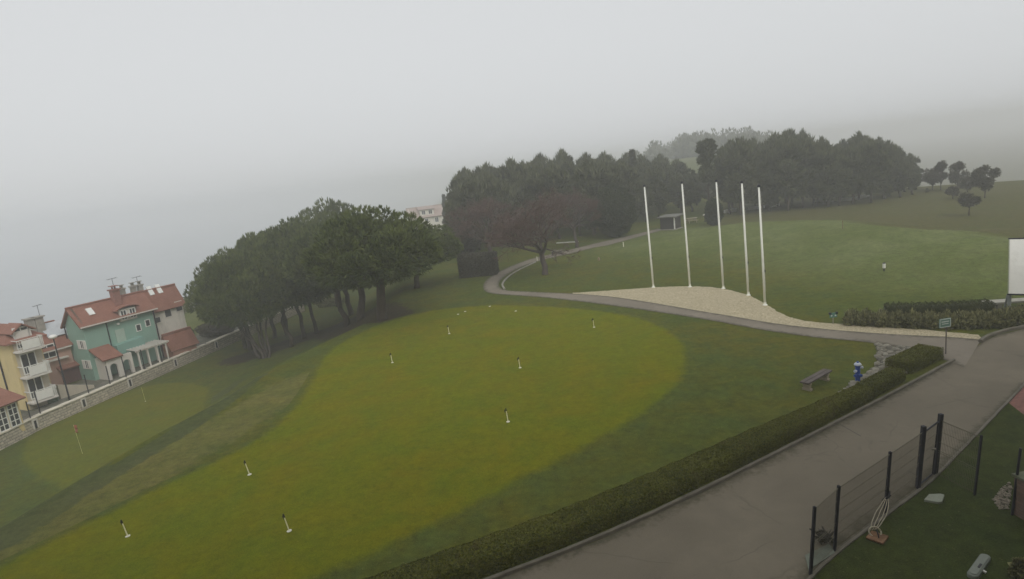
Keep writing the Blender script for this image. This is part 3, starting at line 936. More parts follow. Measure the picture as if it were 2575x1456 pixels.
prof_r = V3([(1822, 392), (1845, 372), (1872, 354), (1900, 368), (1925, 378), (1955, 356), (1985, 344), (2030, 345), (2068, 364), (2100, 372), (2130, 356), (2180, 348), (2215, 368), (2258, 374), (2290, 396), (2310, 428), (2345, 442)])
k = 0
for row, (dy, npt) in enumerate(((0, 15), (-9, 13), (-17, 11))):
    for x in np.linspace(1835 + 8 * row, 2325 - 18 * row, npt):
        x += random.uniform(-9, 9)
        yb = np.interp(x, [1830, 1900, 2000, 2100, 2200, 2330], [541, 535, 527, 517, 506, 484]) + dy + random.uniform(-3, 3)
        b = G(x, yb)
        yt = np.interp(x, prof_r[:, 0], prof_r[:, 1]) + (random.uniform(12, 40) if row == 0 else random.uniform(0, 22) if row == 1 else random.uniform(-3, 10))
        lab = ('pine at the front of the dense grove right of the flagpoles' if row == 0 else 'pine inside the dense grove right of the flagpoles' if row == 1 else 'pine at the back of the dense grove right of the flagpoles')
        grove_tree('pine_tree', b, tall(b, yt), k, lab, 'pines of the grove right of the flagpoles', random.uniform(.9, 1.15)); k += 1
prof_m = V3([(1135, 520), (1150, 478), (1165, 460), (1200, 442), (1240, 428), (1272, 446), (1310, 412), (1345, 422), (1382, 398), (1420, 406), (1442, 396), (1490, 408), (1540, 395), (1570, 402), (1640, 412), (1665, 398), (1700, 405), (1735, 412), (1760, 430), (1820, 420)])
for row, (dy, x0, x1, npt) in enumerate(((0, 1165, 1745, 15), (-16, 1175, 1790, 15), (-30, 1190, 1815, 14))):
    for x in np.linspace(x0, x1, npt):
        x += random.uniform(-10, 10)
        yb = np.interp(x, [1150, 1250, 1400, 1500, 1600, 1700, 1820], [638, 618, 600, 588, 566, 540, 520]) + dy + random.uniform(-3, 3)
        b = G(x, yb)
        yt = np.interp(x, prof_m[:, 0], prof_m[:, 1]) + (random.uniform(18, 55) if row == 0 else random.uniform(4, 26) if row == 1 else random.uniform(-2, 10))
        lab = ('pine at the front of the foggy wood behind the bare tree' if row == 0 else 'pine inside the foggy wood behind the bare tree' if row == 1 else 'pine at the back of the foggy wood behind the bare tree')
        grove_tree('pine_tree', b, tall(b, yt), k, lab, 'pines of the wood behind the bare tree', random.uniform(.95, 1.25)); k += 1

# tall pine with a sparse upswept top
def sparse_crown():
    lv = Leaves(); core = []; mb = []
    for (x, z, r) in ((0, 11.6, .55), (-.9, 11.9, .6), (-1.5, 11.2, .5), (.9, 11.7, .6), (1.4, 10.9, .5), (-.5, 10.6, .7), (.5, 10.3, .7), (0, 9.4, .8), (-.9, 9.6, .5), (1.0, 9.4, .55), (0, 8.4, .8), (.7, 7.6, .7), (-.6, 7.2, .7), (0, 6.4, .8)):
        for y in (-.4, .4):
            c = V3([x, y + random.uniform(-.3, .3), z]); u = sph(60); lv.tufts(c + u * r * .8, u * .6 + V3([x * .3, 0, .9]), .6, .14, 4, .35)
            core.append((c, (r * .55, r * .55, r * .6)))
    return lv.mesh('crown', m_wood_pine, blobs(core))
b = G(1784, 548); hh = tall(b, 378)
grove_tree('pine_tree', b, hh, 1, 'tall thin pine with a sparse upswept top between the two groves', 'tall lone pines', .95, sparse_crown()).children[1].scale = (hh / 11 * .85, hh / 11 * .85, hh / 12.4)

# slim conifer standing above the wood
def spire_crown(name, h, r, n, mat, seed, up=.2):
    global rng
    keep = rng; rng = np.random.default_rng(seed); lv = Leaves()
    f = rng.random(n); a = rng.uniform(0, 6.28, n); rad = r * (1 - f) ** .8 * (.75 + .25 * np.sin(f * 40)) + .05
    base = np.stack([np.cos(a) * rad, np.sin(a) * rad, .4 + f * (h - .5)], -1)
    lv.tufts(base, np.stack([np.cos(a), np.sin(a), np.full(n, up)], -1), .45, .13, 4, .35)
    core = blobs([((0, 0, h * .3), (r * .75, r * .75, h * .3)), ((0, 0, h * .6), (r * .45, r * .45, h * .25))])
    me = lv.mesh(name, mat, core); rng = keep
    return me
b = G(1601, 545); hh = tall(b, 376)
grove_tree('fir_tree', b, hh, 2, 'pale foggy fir rising as a spire above the wood', 'tall lone conifers', 1., spire_crown('crown', 11, 1.6, 1600, m_wood_pine, 51))

# dark rounded evergreens
def oval_tree(name, bp, yt, half, label, mat, n=5200, group=None, seed=5, zlow=.15):
    global rng
    b = G(*bp); hh = tall(b, yt); keep = rng; rng = np.random.default_rng(seed)
    r = half * np.linalg.norm(b - EYE) / F
    lv = Leaves(); core = [((0, 0, hh * .5), (r * .82, r * .82, hh * .44))]
    u = sph(n); bump = 1 + .10 * np.sin(u[:, 0] * 7 + seed) * np.cos(u[:, 2] * 9)
    base = V3([0, 0, hh * .52]) + u * V3([r, r, hh * .48]) * bump[:, None]
    base = base[base[:, 2] > zlow]; uu = unit(base - V3([0, 0, hh * .4]))
    lv.tufts(base, uu + V3([0, 0, .6]), .34, .12, 3, .5)
    t = thing(name, b, label, 'tree', group)
    c = finish('crown', lv.mesh('crown', mat, blobs(core)), None); c.parent = t
    mb = MB(); mb.tube([(0, 0, -.3), (0, 0, hh * .3)], [.18, .14], 7); o = mb.build('trunk', m_bark, None); o.parent = t
    rng = keep
    return t
oval_tree('evergreen_tree', (1550, 596), 470, 48, 'broad dark oval evergreen beside the path below the wood', m_ever, 7000, seed=5)
oval_tree('evergreen_shrub', (1797, 566), 503, 17, 'narrow dark conifer bush just right of the shed', m_ever, 2600, seed=6)
oval_tree('bush', (1170, 640), 560, 45, 'round brownish bush between the hedge block and the wood', m_dry, 4200, seed=7)

# bare deciduous trees -------------------------------------------------
def bare_tree(name, bp, yt, half, label, seed, fine=1, mat=m_bark2, spread=1., stem=.33):
    b = G(*bp); hh = tall(b, yt); R = half * np.linalg.norm(b - EYE) / F
    rd = random.Random(seed)
    tr, tw = MB(), []
    top = V3([rd.uniform(-.3, .1), 0, hh * stem])
    r0 = .030 * hh
    tr.tube(bent((0, 0, -.4), top, 5, .02), [r0 * 1.35, r0 * 1.1, r0, r0 * .95, r0 * .9, r0 * .85], 10)
    V, T = [], []
    def grow(p, d, L, r, lev):
        q = p + d * L
        m = (p + q) / 2 + V3([rd.gauss(0, 1), rd.gauss(0, 1), rd.gauss(0, 1)]) * L * .06
        if lev <= 2: tr.tube([p, m, q], [r, r * .85, r * .7], 6 if lev < 2 else 4, cap=False)
        else: T.append((p, q, max(r, .018)))
        if lev >= 6: return
        nb = (3 if lev < 2 else 3)
        for j in range(nb):
            e = V3([rd.gauss(0, 1), rd.gauss(0, 1), rd.gauss(.25, .7)])
            e = e - d * (e @ d); e /= np.linalg.norm(e) + 1e-9
            a = rd.uniform(.35, .8)
            nd = d * math.cos(a) + e * math.sin(a); nd[2] += .05 if lev < 4 else -.02
            nd /= np.linalg.norm(nd)
            grow(q if j < 2 else (p + (q - p) * rd.uniform(.4, .9)), nd, L * rd.uniform(.62, .86), r * .58, lev + 1)
    nl = 6
    for k in range(nl):
        a = 2 * math.pi * (k + rd.uniform(-.25, .25)) / nl
        tilt = rd.uniform(.5, 1.15) * spread if k else .15
        d = V3([math.cos(a) * math.sin(tilt), math.sin(a) * math.sin(tilt), math.cos(tilt)])
        grow(top - V3([0, 0, rd.uniform(0, .15) * hh * stem]), d, hh * .22, r0 * .6, 0)
    # twigs as thin three sided slivers
    A = V3([t[0] for t in T]); B = V3([t[1] for t in T]); rr = V3([t[2] for t in T])[:, None]
    # fit the crown to its measured width and height
    allp = np.concatenate([A, B]); 
    d = unit(B - A); s1 = unit(np.cross(d, V3([.3, .5, .8]))); s2 = np.cross(d, s1)
    v = np.stack([A + s1 * rr, A - s1 * rr * .5 + s2 * rr * .87, A - s1 * rr * .5 - s2 * rr * .87, B + s1 * rr * .4, B - s1 * rr * .2 + s2 * rr * .35, B - s1 * rr * .2 - s2 * rr * .35], 1).reshape(-1, 3)
    i = np.arange(len(A))[:, None] * 6
    q = np.concatenate([i + V3([[0, 1, 4, 3]]), i + V3([[1, 2, 5, 4]]), i + V3([[2, 0, 3, 5]])])
    sx = R / np.percentile(np.abs(allp[:, 0]), 98); sz = hh / np.percentile(allp[:, 2], 99.5)
    t = thing(name, b, label, 'tree', 'bare winter trees by the path')
    o = tr.build('trunk', mat, None, smooth=True); o.parent = t
    c = finish('twigs', np_mesh('twigs', v, q, m_twig), None); c.parent = t
    for ob in (o, c): ob.scale = (sx * .96, sx * .96, sz)
    return t
bare_tree('bare_tree', (1372, 690), 486, 128, 'large bare reddish tree with low spreading limbs inside the path bend', 3, spread=1.25, stem=.30)
bare_tree('bare_tree', (1236, 655), 500, 95, 'bare reddish tree rising behind the square hedge block', 9, spread=1.1, stem=.3)
bare_tree('bare_tree', (1452, 622), 478, 70, 'bare reddish tree in front of the wood beside the broad dark evergreen', 14, spread=1.0, stem=.3)

# field trees at the right ----------------------------------------------
def round_tree(bp, yt, half, label, seed, mat, n=2200, clear=.36):
    global rng
    b = G(*bp); hh = tall(b, yt); r = half * np.linalg.norm(b - EYE) / F; keep = rng; rng = np.random.default_rng(seed)
    lv = Leaves(); core = []; mb = MB()
    mb.tube(bent((0, 0, -.3), (.05, 0, hh * .55), 4, .02), [.10, .085, .07, .06, .03], 7)
    for k in range(13):
        u = sph(1)[0]; c = V3([u[0] * r * .6, u[1] * r * .6, hh * (clear + (1 - clear) * (.5 + .36 * u[2]))])
        rr = r * rng.uniform(.26, .44); m = n // 18; w = sph(m)
        lv.tufts(c + w * rr * rng.uniform(.25, 1, (m, 1)), w + V3([0, 0, .5]), .32, .09, 4, .7); core.append((c, V3([1, 1, .9]) * rr * .12))
        mb.tube([V3([0, 0, hh * clear * .8]), V3([0, 0, hh * clear * .8]) * .4 + c * .6, c], [.05, .035, .02], 5)
    t = thing('young_tree', b, label, 'tree', 'young trees on the misty field')
    o = mb.build('trunk', m_bark, None); o.parent = t
    c = finish('crown', lv.mesh('crown', mat, blobs(core)), None); c.parent = t
    rng = keep
round_tree((2436, 542), 488, 19, 'small round tree nearest on the brown field at the right', 61, m_field, 1800, .46)
round_tree((2476, 498), 417, 27, 'largest broad crowned tree on the misty field', 62, m_field, 3000, .26)
round_tree((2396, 500), 472, 13, 'tiny thin bush tree left of the round field tree', 63, m_field, 900, .3)
round_tree((2408, 478), 412, 22, 'faded tree beyond the right end of the grove', 64, m_field, 2200, .3)
round_tree((2366, 478), 406, 16, 'faded slim tree beside the end of the grove', 65, m_field, 1500, .25)
round_tree((2432, 484), 448, 15, 'faint low tree between the grove end and the broad field tree', 66, m_field, 1400, .25)
round_tree((2345, 478), 420, 22, 'outermost low tree at the right end of the grove', 67, m_field, 1800, .22)

# far woods on the hill
def far_woods():
    lv = Leaves(); core = []
    n = 0
    while n < 120:
        az = math.radians(random.gauss(19.5, 3.6)); r = random.uniform(300, 400)
        x, y = r * math.sin(az), r * math.cos(az); z = float(hgt(x, y))
        if az > math.radians(27) or az < math.radians(10): continue
        h = random.choice((4, 6, 7, 9, 12)) * random.uniform(.8, 1.1); rr = random.uniform(2, 4)
        u = sph(46); u[:, 2] = np.abs(u[:, 2]) * 1.2 - .2
        lv.tufts(V3([x, y, z + h * .45]) + u * V3([rr, rr, h * .5]), u + V3([0, 0, .9]), 1.9, .6, 3, .4)
        core.append((V3([x, y, z + h * .4]), V3([rr * .8, rr * .8, h * .45]))); n += 1
    o = finish('far_woods', lv.mesh('far_woods', m_wood_pine, blobs(core)), None)
    tag(o, 'far wooded hillside dissolving into fog', kind='stuff')
far_woods()

# shrubs and hedges on the house side
def bush(bp, yt, half, label, mat, seed, n=1500, leafL=.22, depth=0.):
    global rng
    b = G(*bp); keep = rng; rng = np.random.default_rng(seed)
    if depth:
        d = unit(V3([b[0], b[1]])); b = V3([b[0] + d[0] * depth, b[1] + d[1] * depth, 0]); b[2] = float(hgt(b[0], b[1]))
    hh = max(.4, tall(b, yt)); r = half * np.linalg.norm(b - EYE) / F
    lv = Leaves(); core = []
    for k in range(11):
        u = sph(1)[0]; c = V3([u[0] * r * .6, u[1] * r * .5, hh * (.5 + .3 * u[2])]); rr = V3([r * .5, r * .5, hh * .34]); m = n // 11; w = sph(m)
        lv.tufts(c + w * rr, w + V3([0, 0, .4]), leafL, .09, 3, .6); core.append((c, rr * .7))
    o = finish('bush', lv.mesh('bush', mat, blobs(core)), None, loc=b)
    tag(o, label, 'bush'); rng = keep
    return o

# ------------------------------------------------------------------ houses by the wall
class Frame:
    """house frame: A ground corner, eu along the lawn side, ev into the house"""
    def __init__(s, A, B):
        s.A = V3(A[:2]); e = V3(B[:2]) - s.A; s.L = np.linalg.norm(e); s.eu = e / s.L
        s.ev = V3([-s.eu[1], s.eu[0]])
        s.z0 = A[2]
    def p(s, u, v, z): 
        q = s.A + s.eu * u + s.ev * v
        return V3([q[0], q[1], z])
    def hit(s, x, y, v=0., face='E'):
        """picture point on the lawn face (v const) -> (u, z), or on the end face (u const) -> (v, z)"""
        d = ray(x, y); n = s.ev if face == 'E' else s.eu
        a = n @ s.A + v
        t = (a - n @ EYE[:2]) / (n @ d[:2]); q = EYE + d * t
        w = q[:2] - s.A
        return (w @ (s.eu if face == 'E' else s.ev), q[2])
    def box(s, mb, u0, u1, v0, v1, z0, z1):
        return mb.box(s.p(u0, v0, z0), s.p(u1, v0, z0) - s.p(u0, v0, z0), s.p(u0, v1, z0) - s.p(u0, v0, z0), V3([0, 0, z1 - z0]))
    def window(s, root, c, w, h, face='E', off=0., shutters=False, mull=1, frame=None, name='window'):
        """window centred at (a, z) on a face; frame proud of the wall, pane set in it"""
        a, z = c; fr = MB(); pn = MB(); t = .09
        def bx(mb, a0, a1, z0, z1, o0, o1):
            if face == 'E': s.box(mb, a0, a1, off - o1, off - o0, z0, z1)
            else: s.box(mb, off - o1, off - o0, a0, a1, z0, z1)
        bx(fr, a - w / 2, a - w / 2 + t, z - h / 2, z + h / 2, -.05, .06); bx(fr, a + w / 2 - t, a + w / 2, z - h / 2, z + h / 2, -.05, .06)
        bx(fr, a - w / 2 + t, a + w / 2 - t, z - h / 2, z - h / 2 + t, -.05, .06); bx(fr, a - w / 2 + t, a + w / 2 - t, z + h / 2 - t, z + h / 2, -.05, .06)
        for k in range(mull):
            x = a - w / 2 + w * (k + 1) / (mull + 1)
            bx(fr, x - .04, x + .04, z - h / 2 + t, z + h / 2 - t, -.05, .045)
        if shutters:
            for sgn in (-1, 1):
                x = a + sgn * (w / 2 + .24)
                bx(fr, x - .22, x + .22, z - h / 2, z + h / 2, -.02, .07)
        o = fr.build(name, frame or m_white, root, loc=root.location)
        bx(pn, a - w / 2 + t * .8, a + w / 2 - t * .8, z - h / 2 + t * .8, z + h / 2 - t * .8, -.04, .02)
        g = pn.build('pane', m_glass, None); g.parent = o; g.location = -V3(root.location)
        return o
    def roof(s, root, u0, u1, v0, v1, ze, zr, over=.35, th=.16, name='roof', vr=None, mat=None):
        """gable roof, ridge along u"""
        mb = MB(); vm = (v0 + v1) / 2 if vr is None else vr
        for (va, sg) in ((v0, -1), (v1, 1)):
            run = abs(va - vm); k = (zr - ze) / run
            vo = va + sg * over; zo = ze - k * over
            mb.slab([s.p(u0 - over, vo, zo), s.p(u1 + over, vo, zo), s.p(u1 + over, vm, zr), s.p(u0 - over, vm, zr)], th)
        mb.tube([s.p(u0 - over, vm, zr + .02), s.p(u1 + over, vm, zr + .02)], .12, 6)
        return mb.build(name, mat or m_roof, root, uv=uv_roof, loc=root.location)
    def gable(s, mb, u, v0, v1, ze, zr, th=.2, vr=None):
        vm = (v0 + v1) / 2 if vr is None else vr
        a, b, c = s.p(u, v0, ze), s.p(u, v1, ze), s.p(u, vm, zr); e = V3([*(s.eu * th), 0])
        mb.add([a, b, c, a + e, b + e, c + e], [(0, 2, 1), (3, 4, 5), (0, 1, 4, 3), (1, 2, 5, 4), (2, 0, 3, 5)])

ZT = -5.85   # terrace level behind the stone wall
m_teal = M('mint_render', (.27, .43, .355), .9, .07, .5, 30, dirt=(.21, .34, .285))
m_yellow = M('yellow_render', (.66, .53, .27), .9, .08, .5, 30, dirt=(.40, .33, .20))
m_pink = M('pink_render', (.54, .34, .27), .9, .08, .5, 30, dirt=(.34, .22, .18))
m_trim = M('pale_trim', (.66, .62, .56), .7, .08, 1, 20)
m_beige = M('beige_render', (.54, .48, .38), .9, .08, .5, 30, dirt=(.36, .33, .27))

# ---- mint green house
A = P(241, 957, ZT); B = P(405, 902, ZT)
gh = Frame(A, B)
zE = gh.hit(228, 809)[1]; 
uF = gh.hit(378, 759)[0]
DV = 3.3
zR = zE + 1.75
t = thing('house', (*A[:2], ZT), 'mint green house with a red tiled roof behind the stone wall', 'house')
mb = MB(); u1 = uF
uS = gh.hit(262, 800)[0]       # end of the front section
gh.box(mb, 0, uS, 0, DV, ZT - .6, zE)
gh.box(mb, uS, u1, .12, DV - .1, ZT - .6, zE - .02)
gh.gable(mb, 0, 0, DV, zE, zR)
mb.build('wall', m_teal, t, loc=t.location)
roof = gh.roof(t, 0, u1 + .0, 0, DV, zE, zR, .38)
rmb = MB(); gh.box(rmb, 2.6, 7.2, 2.6, 5.6, zR - .5, zR + .25)
# chimney and dormer
def chimney(fr, root, parent, u, v, z, w, h, mat, pot=True):
    mb = MB(); fr.box(mb, u - w / 2, u + w / 2, v - w / 2, v + w / 2, z, z + h); fr.box(mb, u - w * .68, u + w * .68, v - w * .68, v + w * .68, z + h, z + h + .14)
    if pot:
        for d in (-.2, .2): mb.tube([fr.p(u + d * w, v, z + h + .14), fr.p(u + d * w, v, z + h + .45)], .09, 8)
        fr.box(mb, u - w * .5, u + w * .5, v - w * .5, v + w * .5, z + h + .46, z + h + .54)
    o = mb.build('chimney', mat, None); o.parent = parent; o.location = -V3(parent.location) - V3(root.location); return o
def antenna(fr, root, parent, u, v, z, h, arm):
    mb = MB(); mb.tube([fr.p(u, v, z), fr.p(u, v, z + h)], .025, 5); mb.tube([fr.p(u - arm, v, z + h - .1), fr.p(u + arm, v, z + h + .02)], .02, 5)
    for k in range(5): 
        x = u - arm + 2 * arm * k / 4; mb.tube([fr.p(x, v - .25, z + h - .05), fr.p(x, v + .25, z + h - .05)], .012, 4)
    o = mb.build('aerial', m_dark, None); o.parent = parent; o.location = -V3(parent.location) - V3(root.location); return o
m_chim = M('chimney_brick', (.30, .15, .12), .9, .25, 4, 20)
m_chim2 = M('chimney_grey', (.34, .32, .28), .9, .2, 3, 20)
uc, _ = gh.hit(290, 760, 1.5)
chimney(gh, t, roof, uc, 1.2, zR - 1.0, .75, 1.9, m_chim)
antenna(gh, t, roof, uc + .5, 2.0, zR - .4, 2.6, .5)
for xx in (309, 338, 356):
    uu = gh.hit(xx, 735, 2.1)[0]; chimney(gh, t, roof, uu, 2.2, zR - .8, .5, 1.5, m_chim2)
antenna(gh, t, roof, gh.hit(345, 705, 2.2)[0], 2.2, zR - .4, 2.2, .5)
# skylight on the front section of the roof
def skylight(fr, root, parent, u, v, ze, zr, v0, vm, w=.8, l=.9):
    k = (zr - ze) / (vm - v0); mb = MB()
    zz = lambda v_: ze + (v_ - v0) * k + .16
    mb.slab([fr.p(u - w / 2, v - l / 2, zz(v - l / 2)), fr.p(u + w / 2, v - l / 2, zz(v - l / 2)), fr.p(u + w / 2, v + l / 2, zz(v + l / 2)), fr.p(u - w / 2, v + l / 2, zz(v + l / 2))], .14)
    o = mb.build('skylight', m_sky, None); o.parent = parent; o.location = -V3(parent.location) - V3(root.location)
m_sky = M('skylight_glass', (.80, .80, .76), .2, .05, 1, 4, bump=0)
skylight(gh, t, roof, gh.hit(233, 790, .5)[0], .8, zE, zR, 0, DV / 2, .6, .65)
# eyebrow dormer with paired windows under the eave
ud, zd = gh.hit(320, 788)
dm = MB(); gh.box(dm, ud - .95, ud + .95, -.12, 1.6, zd - .75, zd + .62)
dm.build('dormer', m_trim, t, loc=t.location)
dr = MB(); prof = []
for k in range(9):
    a = math.pi * k / 8; prof.append((ud - 1.35 * math.cos(a), zd + .55 + .42 * math.sin(a)))
for (a, b_) in zip(prof[:-1], prof[1:]):
    dr.slab([gh.p(a[0], -.45, a[1]), gh.p(b_[0], -.45, b_[1]), gh.p(b_[0], 2.0, b_[1]), gh.p(a[0], 2.0, a[1])], .1)
dr.build('dormer_roof', m_roof, t, uv=uv_roof, loc=t.location)
for du in (-.5, .5): gh.window(t, (ud + du, zd - .05), .72, 1.15, off=-.14, mull=1)
for pxy in ((348, 824), (371, 812)):
    a, z = gh.hit(*pxy, .12); gh.window(t, (a, z), .62, .85, off=.12, mull=0)
a, z = gh.hit(304, 850, .12)
door = MB(); gh.box(door, a - .5, a + .5, .02, .10, z - 1.15, z + 1.05); door.build('door', M('pale_green_door', (.42, .52, .44), .6, .06, 2, 20), t, loc=t.location)
lamp = MB(); gh.box(lamp, a - .12, a + .12, -.1, .12, z + 1.55, z + 1.75); lamp.build('wall_lamp', m_white, t, loc=t.location)
for pxy in ((222, 868), (237, 918)):
    v, z = gh.hit(*pxy, 0, 'S'); gh.window(t, (max(.9, v), z), .7, 1.0, face='S', shutters=True)
# sloping balcony parapet
a0, z0 = gh.hit(285, 870, -.2); a1, z1 = gh.hit(353, 848, -.2)
pb = MB(); 
pb.add([gh.p(a0, -.9, z0 - 1.0), gh.p(a1, -.9, z0 - 1.0), gh.p(a1, -.9, z1 + .15), gh.p(a0, -.9, z0 + .05),
        gh.p(a0, .1, z0 - 1.0), gh.p(a1, .1, z0 - 1.0), gh.p(a1, .1, z1 + .15), gh.p(a0, .1, z0 + .05)], [(0, 1, 2, 3), (7, 6, 5, 4), (0, 4, 5, 1), (1, 5, 6, 2), (2, 6, 7, 3), (3, 7, 4, 0)])
pb.build('balcony', M('dark_mint_render', (.23, .39, .335), .9, .07, .6, 30), t, loc=t.location)  # parapet render in a darker mint
# downpipes
dp = MB()
for (u, v) in ((-.08, DV + .1), (uS + .05, .02), (u1 + .08, .0)): dp.tube([gh.p(u, v, zE - .2), gh.p(u, v, ZT - .3)], .07, 6)
dp.build('downpipe', m_dark, t, loc=t.location)
gt = MB(); gh.box(gt, -.4, u1 + .4, -.52, -.40, zE - .42, zE - .30); gt.build('gutter', m_trim, t, loc=t.location)
# porch with red roof and arches
pc0, pz = gh.hit(250, 882, -1.6); 
po = MB(); uP0, uP1 = gh.hit(262, 905, -2.0)[0], gh.hit(333, 890, -2.0)[0]; zP = ZT + 2.7
uR = uP0 + (uP1 - uP0) * .62
po.slab([gh.p(uP0 - .3, -2.3, zP - .35), gh.p(uR, -2.3, zP - .35), gh.p(uR, .05, zP + .85), gh.p(uP0 - .3, .05, zP + .85)], .16)
po.build('porch_roof', m_roof, t, uv=uv_roof, loc=t.location)
def arch_wall(fr, mb, u0, u1, v, z0, z1, zs, th=.28, pier=.28):
    """pier - arch - pier wall; the opening is a real hole"""
    ua, ub = u0 + pier, u1 - pier; um = (ua + ub) / 2; rad = (ub - ua) / 2
    fr.box(mb, u0, ua, v, v + th, z0, z1); fr.box(mb, ub, u1, v, v + th, z0, z1)
    n = 10
    for k in range(n):
        a, b_ = math.pi * k / n, math.pi * (k + 1) / n
        x0, x1 = um - rad * math.cos(a), um - rad * math.cos(b_); y0, y1 = zs + rad * math.sin(a), zs + rad * math.sin(b_)
        c = [fr.p(x0, v, y0), fr.p(x1, v, y1), fr.p(x1, v, z1), fr.p(x0, v, z1)]
        d = V3([*(fr.ev * th), 0]); mb.add(c + [q + d for q in c], [(0, 1, 2, 3), (7, 6, 5, 4), (0, 4, 5, 1), (1, 5, 6, 2), (2, 6, 7, 3), (3, 7, 4, 0)])
aw = MB(); arch_wall(gh, aw, uP0 + .1, (uP0 + uP1) / 2, -2.0, ZT - .3, zP - .42, ZT + 1.25); arch_wall(gh, aw, (uP0 + uP1) / 2 + .003, uP1 - .1, -2.0, ZT - .3, zP - .42, ZT + 1.25)
gh.box(aw, uP0 + .1, uP0 + .38, -1.7, 0, ZT - .3, zP - .3)
aw.build('porch_arch', m_trim, t, loc=t.location)

# pergola beside the porch
t2u0, t2u1 = uP1 + .3, gh.hit(418, 880, -2.5)[0]
pt = thing('pergola', gh.p(t2u0, -1.5, ZT), 'pale pergola over the terrace of the mint green house', 'pergola')
for k in range(4):
    u = t2u0 + (t2u1 - t2u0) * k / 3
    for v in (-2.6, -.5): MB().tube([gh.p(u, v, ZT - .3), gh.p(u, v, ZT + 2.2)], .09, 6).build('post', m_trim, pt, loc=pt.location)
mb = MB()
for v in (-2.6, -.5): gh.box(mb, t2u0 - .3, t2u1 + .3, v - .07, v + .07, ZT + 2.2, ZT + 2.36)
for k in range(11):
    u = t2u0 - .2 + (t2u1 - t2u0 + .4) * k / 10; gh.box(mb, u - .05, u + .05, -3.0, -.2, ZT + 2.37, ZT + 2.5)
mb.build('beam', m_trim, pt, loc=pt.location)

# ---- white house joined behind
wh_t = thing('house', gh.p(u1, 0, ZT), 'white house with red roof joined to the far end of the mint green house', 'house')
w0, w1 = u1 + .06, gh.hit(459, 770, .5)[0]; zE2 = zE - .25
mb = MB(); gh.box(mb, w0, w1, .5, DV + .2, ZT - .6, zE2); gh.gable(mb, w1 - .2, .5, DV + .2, zE2, zR - .05, vr=DV / 2)
mb.build('wall', m_stucco, wh_t, loc=wh_t.location)
rf = gh.roof(wh_t, w0 + .41, w1, .5, DV + .2, zE2, zR - .03, .36, vr=DV / 2)
for pxy in ((380, 733), (400, 722)): skylight(gh, wh_t, rf, gh.hit(*pxy, 1.4)[0], 1.5, zE2, zR, .5, DV / 2, .55, .6)
for pxy, w, h in (((421, 783), .95, 1.45), ((449, 770), .95, 1.3), ((392, 806), .8, .8)):
    a, z = gh.hit(*pxy, .5); gh.window(wh_t, (max(a, w0 + .6), z), w, h, off=.5, mull=0, frame=m_trim)
# red roofed outbuilding in front of the white house
ob_t = thing('outbuilding', gh.p(w0 + .3, -1.5, ZT), 'low red roofed outbuilding in front of the white house', 'outbuilding')
mb = MB(); gh.box(mb, w0 + .3, w0 + 3.4, -1.5, .3, ZT - .5, ZT + 1.3); mb.build('wall', M('red_render', (.45, .24, .18), .9, .1, 1, 20), ob_t, loc=ob_t.location)
gh.roof(ob_t, w0 + .3, w0 + 3.4, -1.5, .3, ZT + 1.3, ZT + 2.8, .3)

# ---- pink house
pA = P(88, 985, ZT); 
ph = Frame(gh.p(-6.8, 3.0, ZT), gh.p(-1.5, 3.0, ZT))
t = thing('house', ph.p(0, 0, ZT), 'pink house with a solar panel on its roof left of the mint house', 'house')
zPe = ph.hit(140, 868)[1]; Lp = 6.6
mb = MB(); ph.box(mb, 0, Lp, 0, 5.5, ZT - .6, zPe); ph.gable(mb, 0, 0, 5.5, zPe, zPe + 2.2)
mb.build('wall', m_pink, t, loc=t.location)
rf = ph.roof(t, 0, Lp, 0, 5.5, zPe, zPe + 2.2, .4)
k = 2.2 / 2.75
sp = MB(); uq = ph.hit(137, 812, 1.6)[0]
sp.slab([ph.p(uq - 1.3, .7, zPe + .7 * k + .3), ph.p(uq + 1.3, .7, zPe + .7 * k + .3), ph.p(uq + 1.3, 2.4, zPe + 2.4 * k + .3), ph.p(uq - 1.3, 2.4, zPe + 2.4 * k + .3)], .1)
o = sp.build('solar_panel', M('solar_glass', (.50, .53, .55), .15, .1, 1, 6, bump=0), None); o.parent = rf; o.location = -V3(rf.location) - V3(t.location)
for xx, w in ((79, .7), (101, .8)): chimney(ph, t, rf, ph.hit(xx, 825, 1.9)[0], 2.0, zPe + 1.0, w, 2.1, m_chim2, False)
antenna(ph, t, rf, ph.hit(104, 800, 2)[0], 2.2, zPe + 2.2, 2.2, .4)
a, z = ph.hit(120, 884); ph.window(t, (a, z), 1.5, 1.5, shutters=False, mull=1)
tb = MB(); ph.box(tb, a - 1.3, a + 1.6, -.5, -.06, z - 1.1, z - .95); ph.box(tb, .3, Lp, -.42, -.3, zPe - .5, zPe - .35); tb.build('ledge', m_trim, t, loc=t.location)
dp = MB(); dp.tube([ph.p(.1, -.1, zPe), ph.p(.1, -.1, ZT)], .07, 6); dp.build('downpipe', m_trim, t, loc=t.location)

# ---- yellow house with balconies
yA = P(69, 1033, ZT)
yd = gh.eu
yh = Frame(yA, yA + V3([*(gh.eu * 4), 0]))
t = thing('house', (*yA[:2], ZT), 'yellow three storey house with stacked white balconies at the left edge', 'house')
zY = yh.hit(25, 862)[1]; Ly = 2.5
mb = MB(); yh.box(mb, 0, Ly, 0, 11, ZT - .6, zY); mb.build('wall', m_yellow, t, loc=t.location)
mb = MB(); yh.box(mb, .25, Ly - .1, -.05, .0, ZT - .4, zY - .1); mb.build('bay', m_beige, t, loc=t.location)
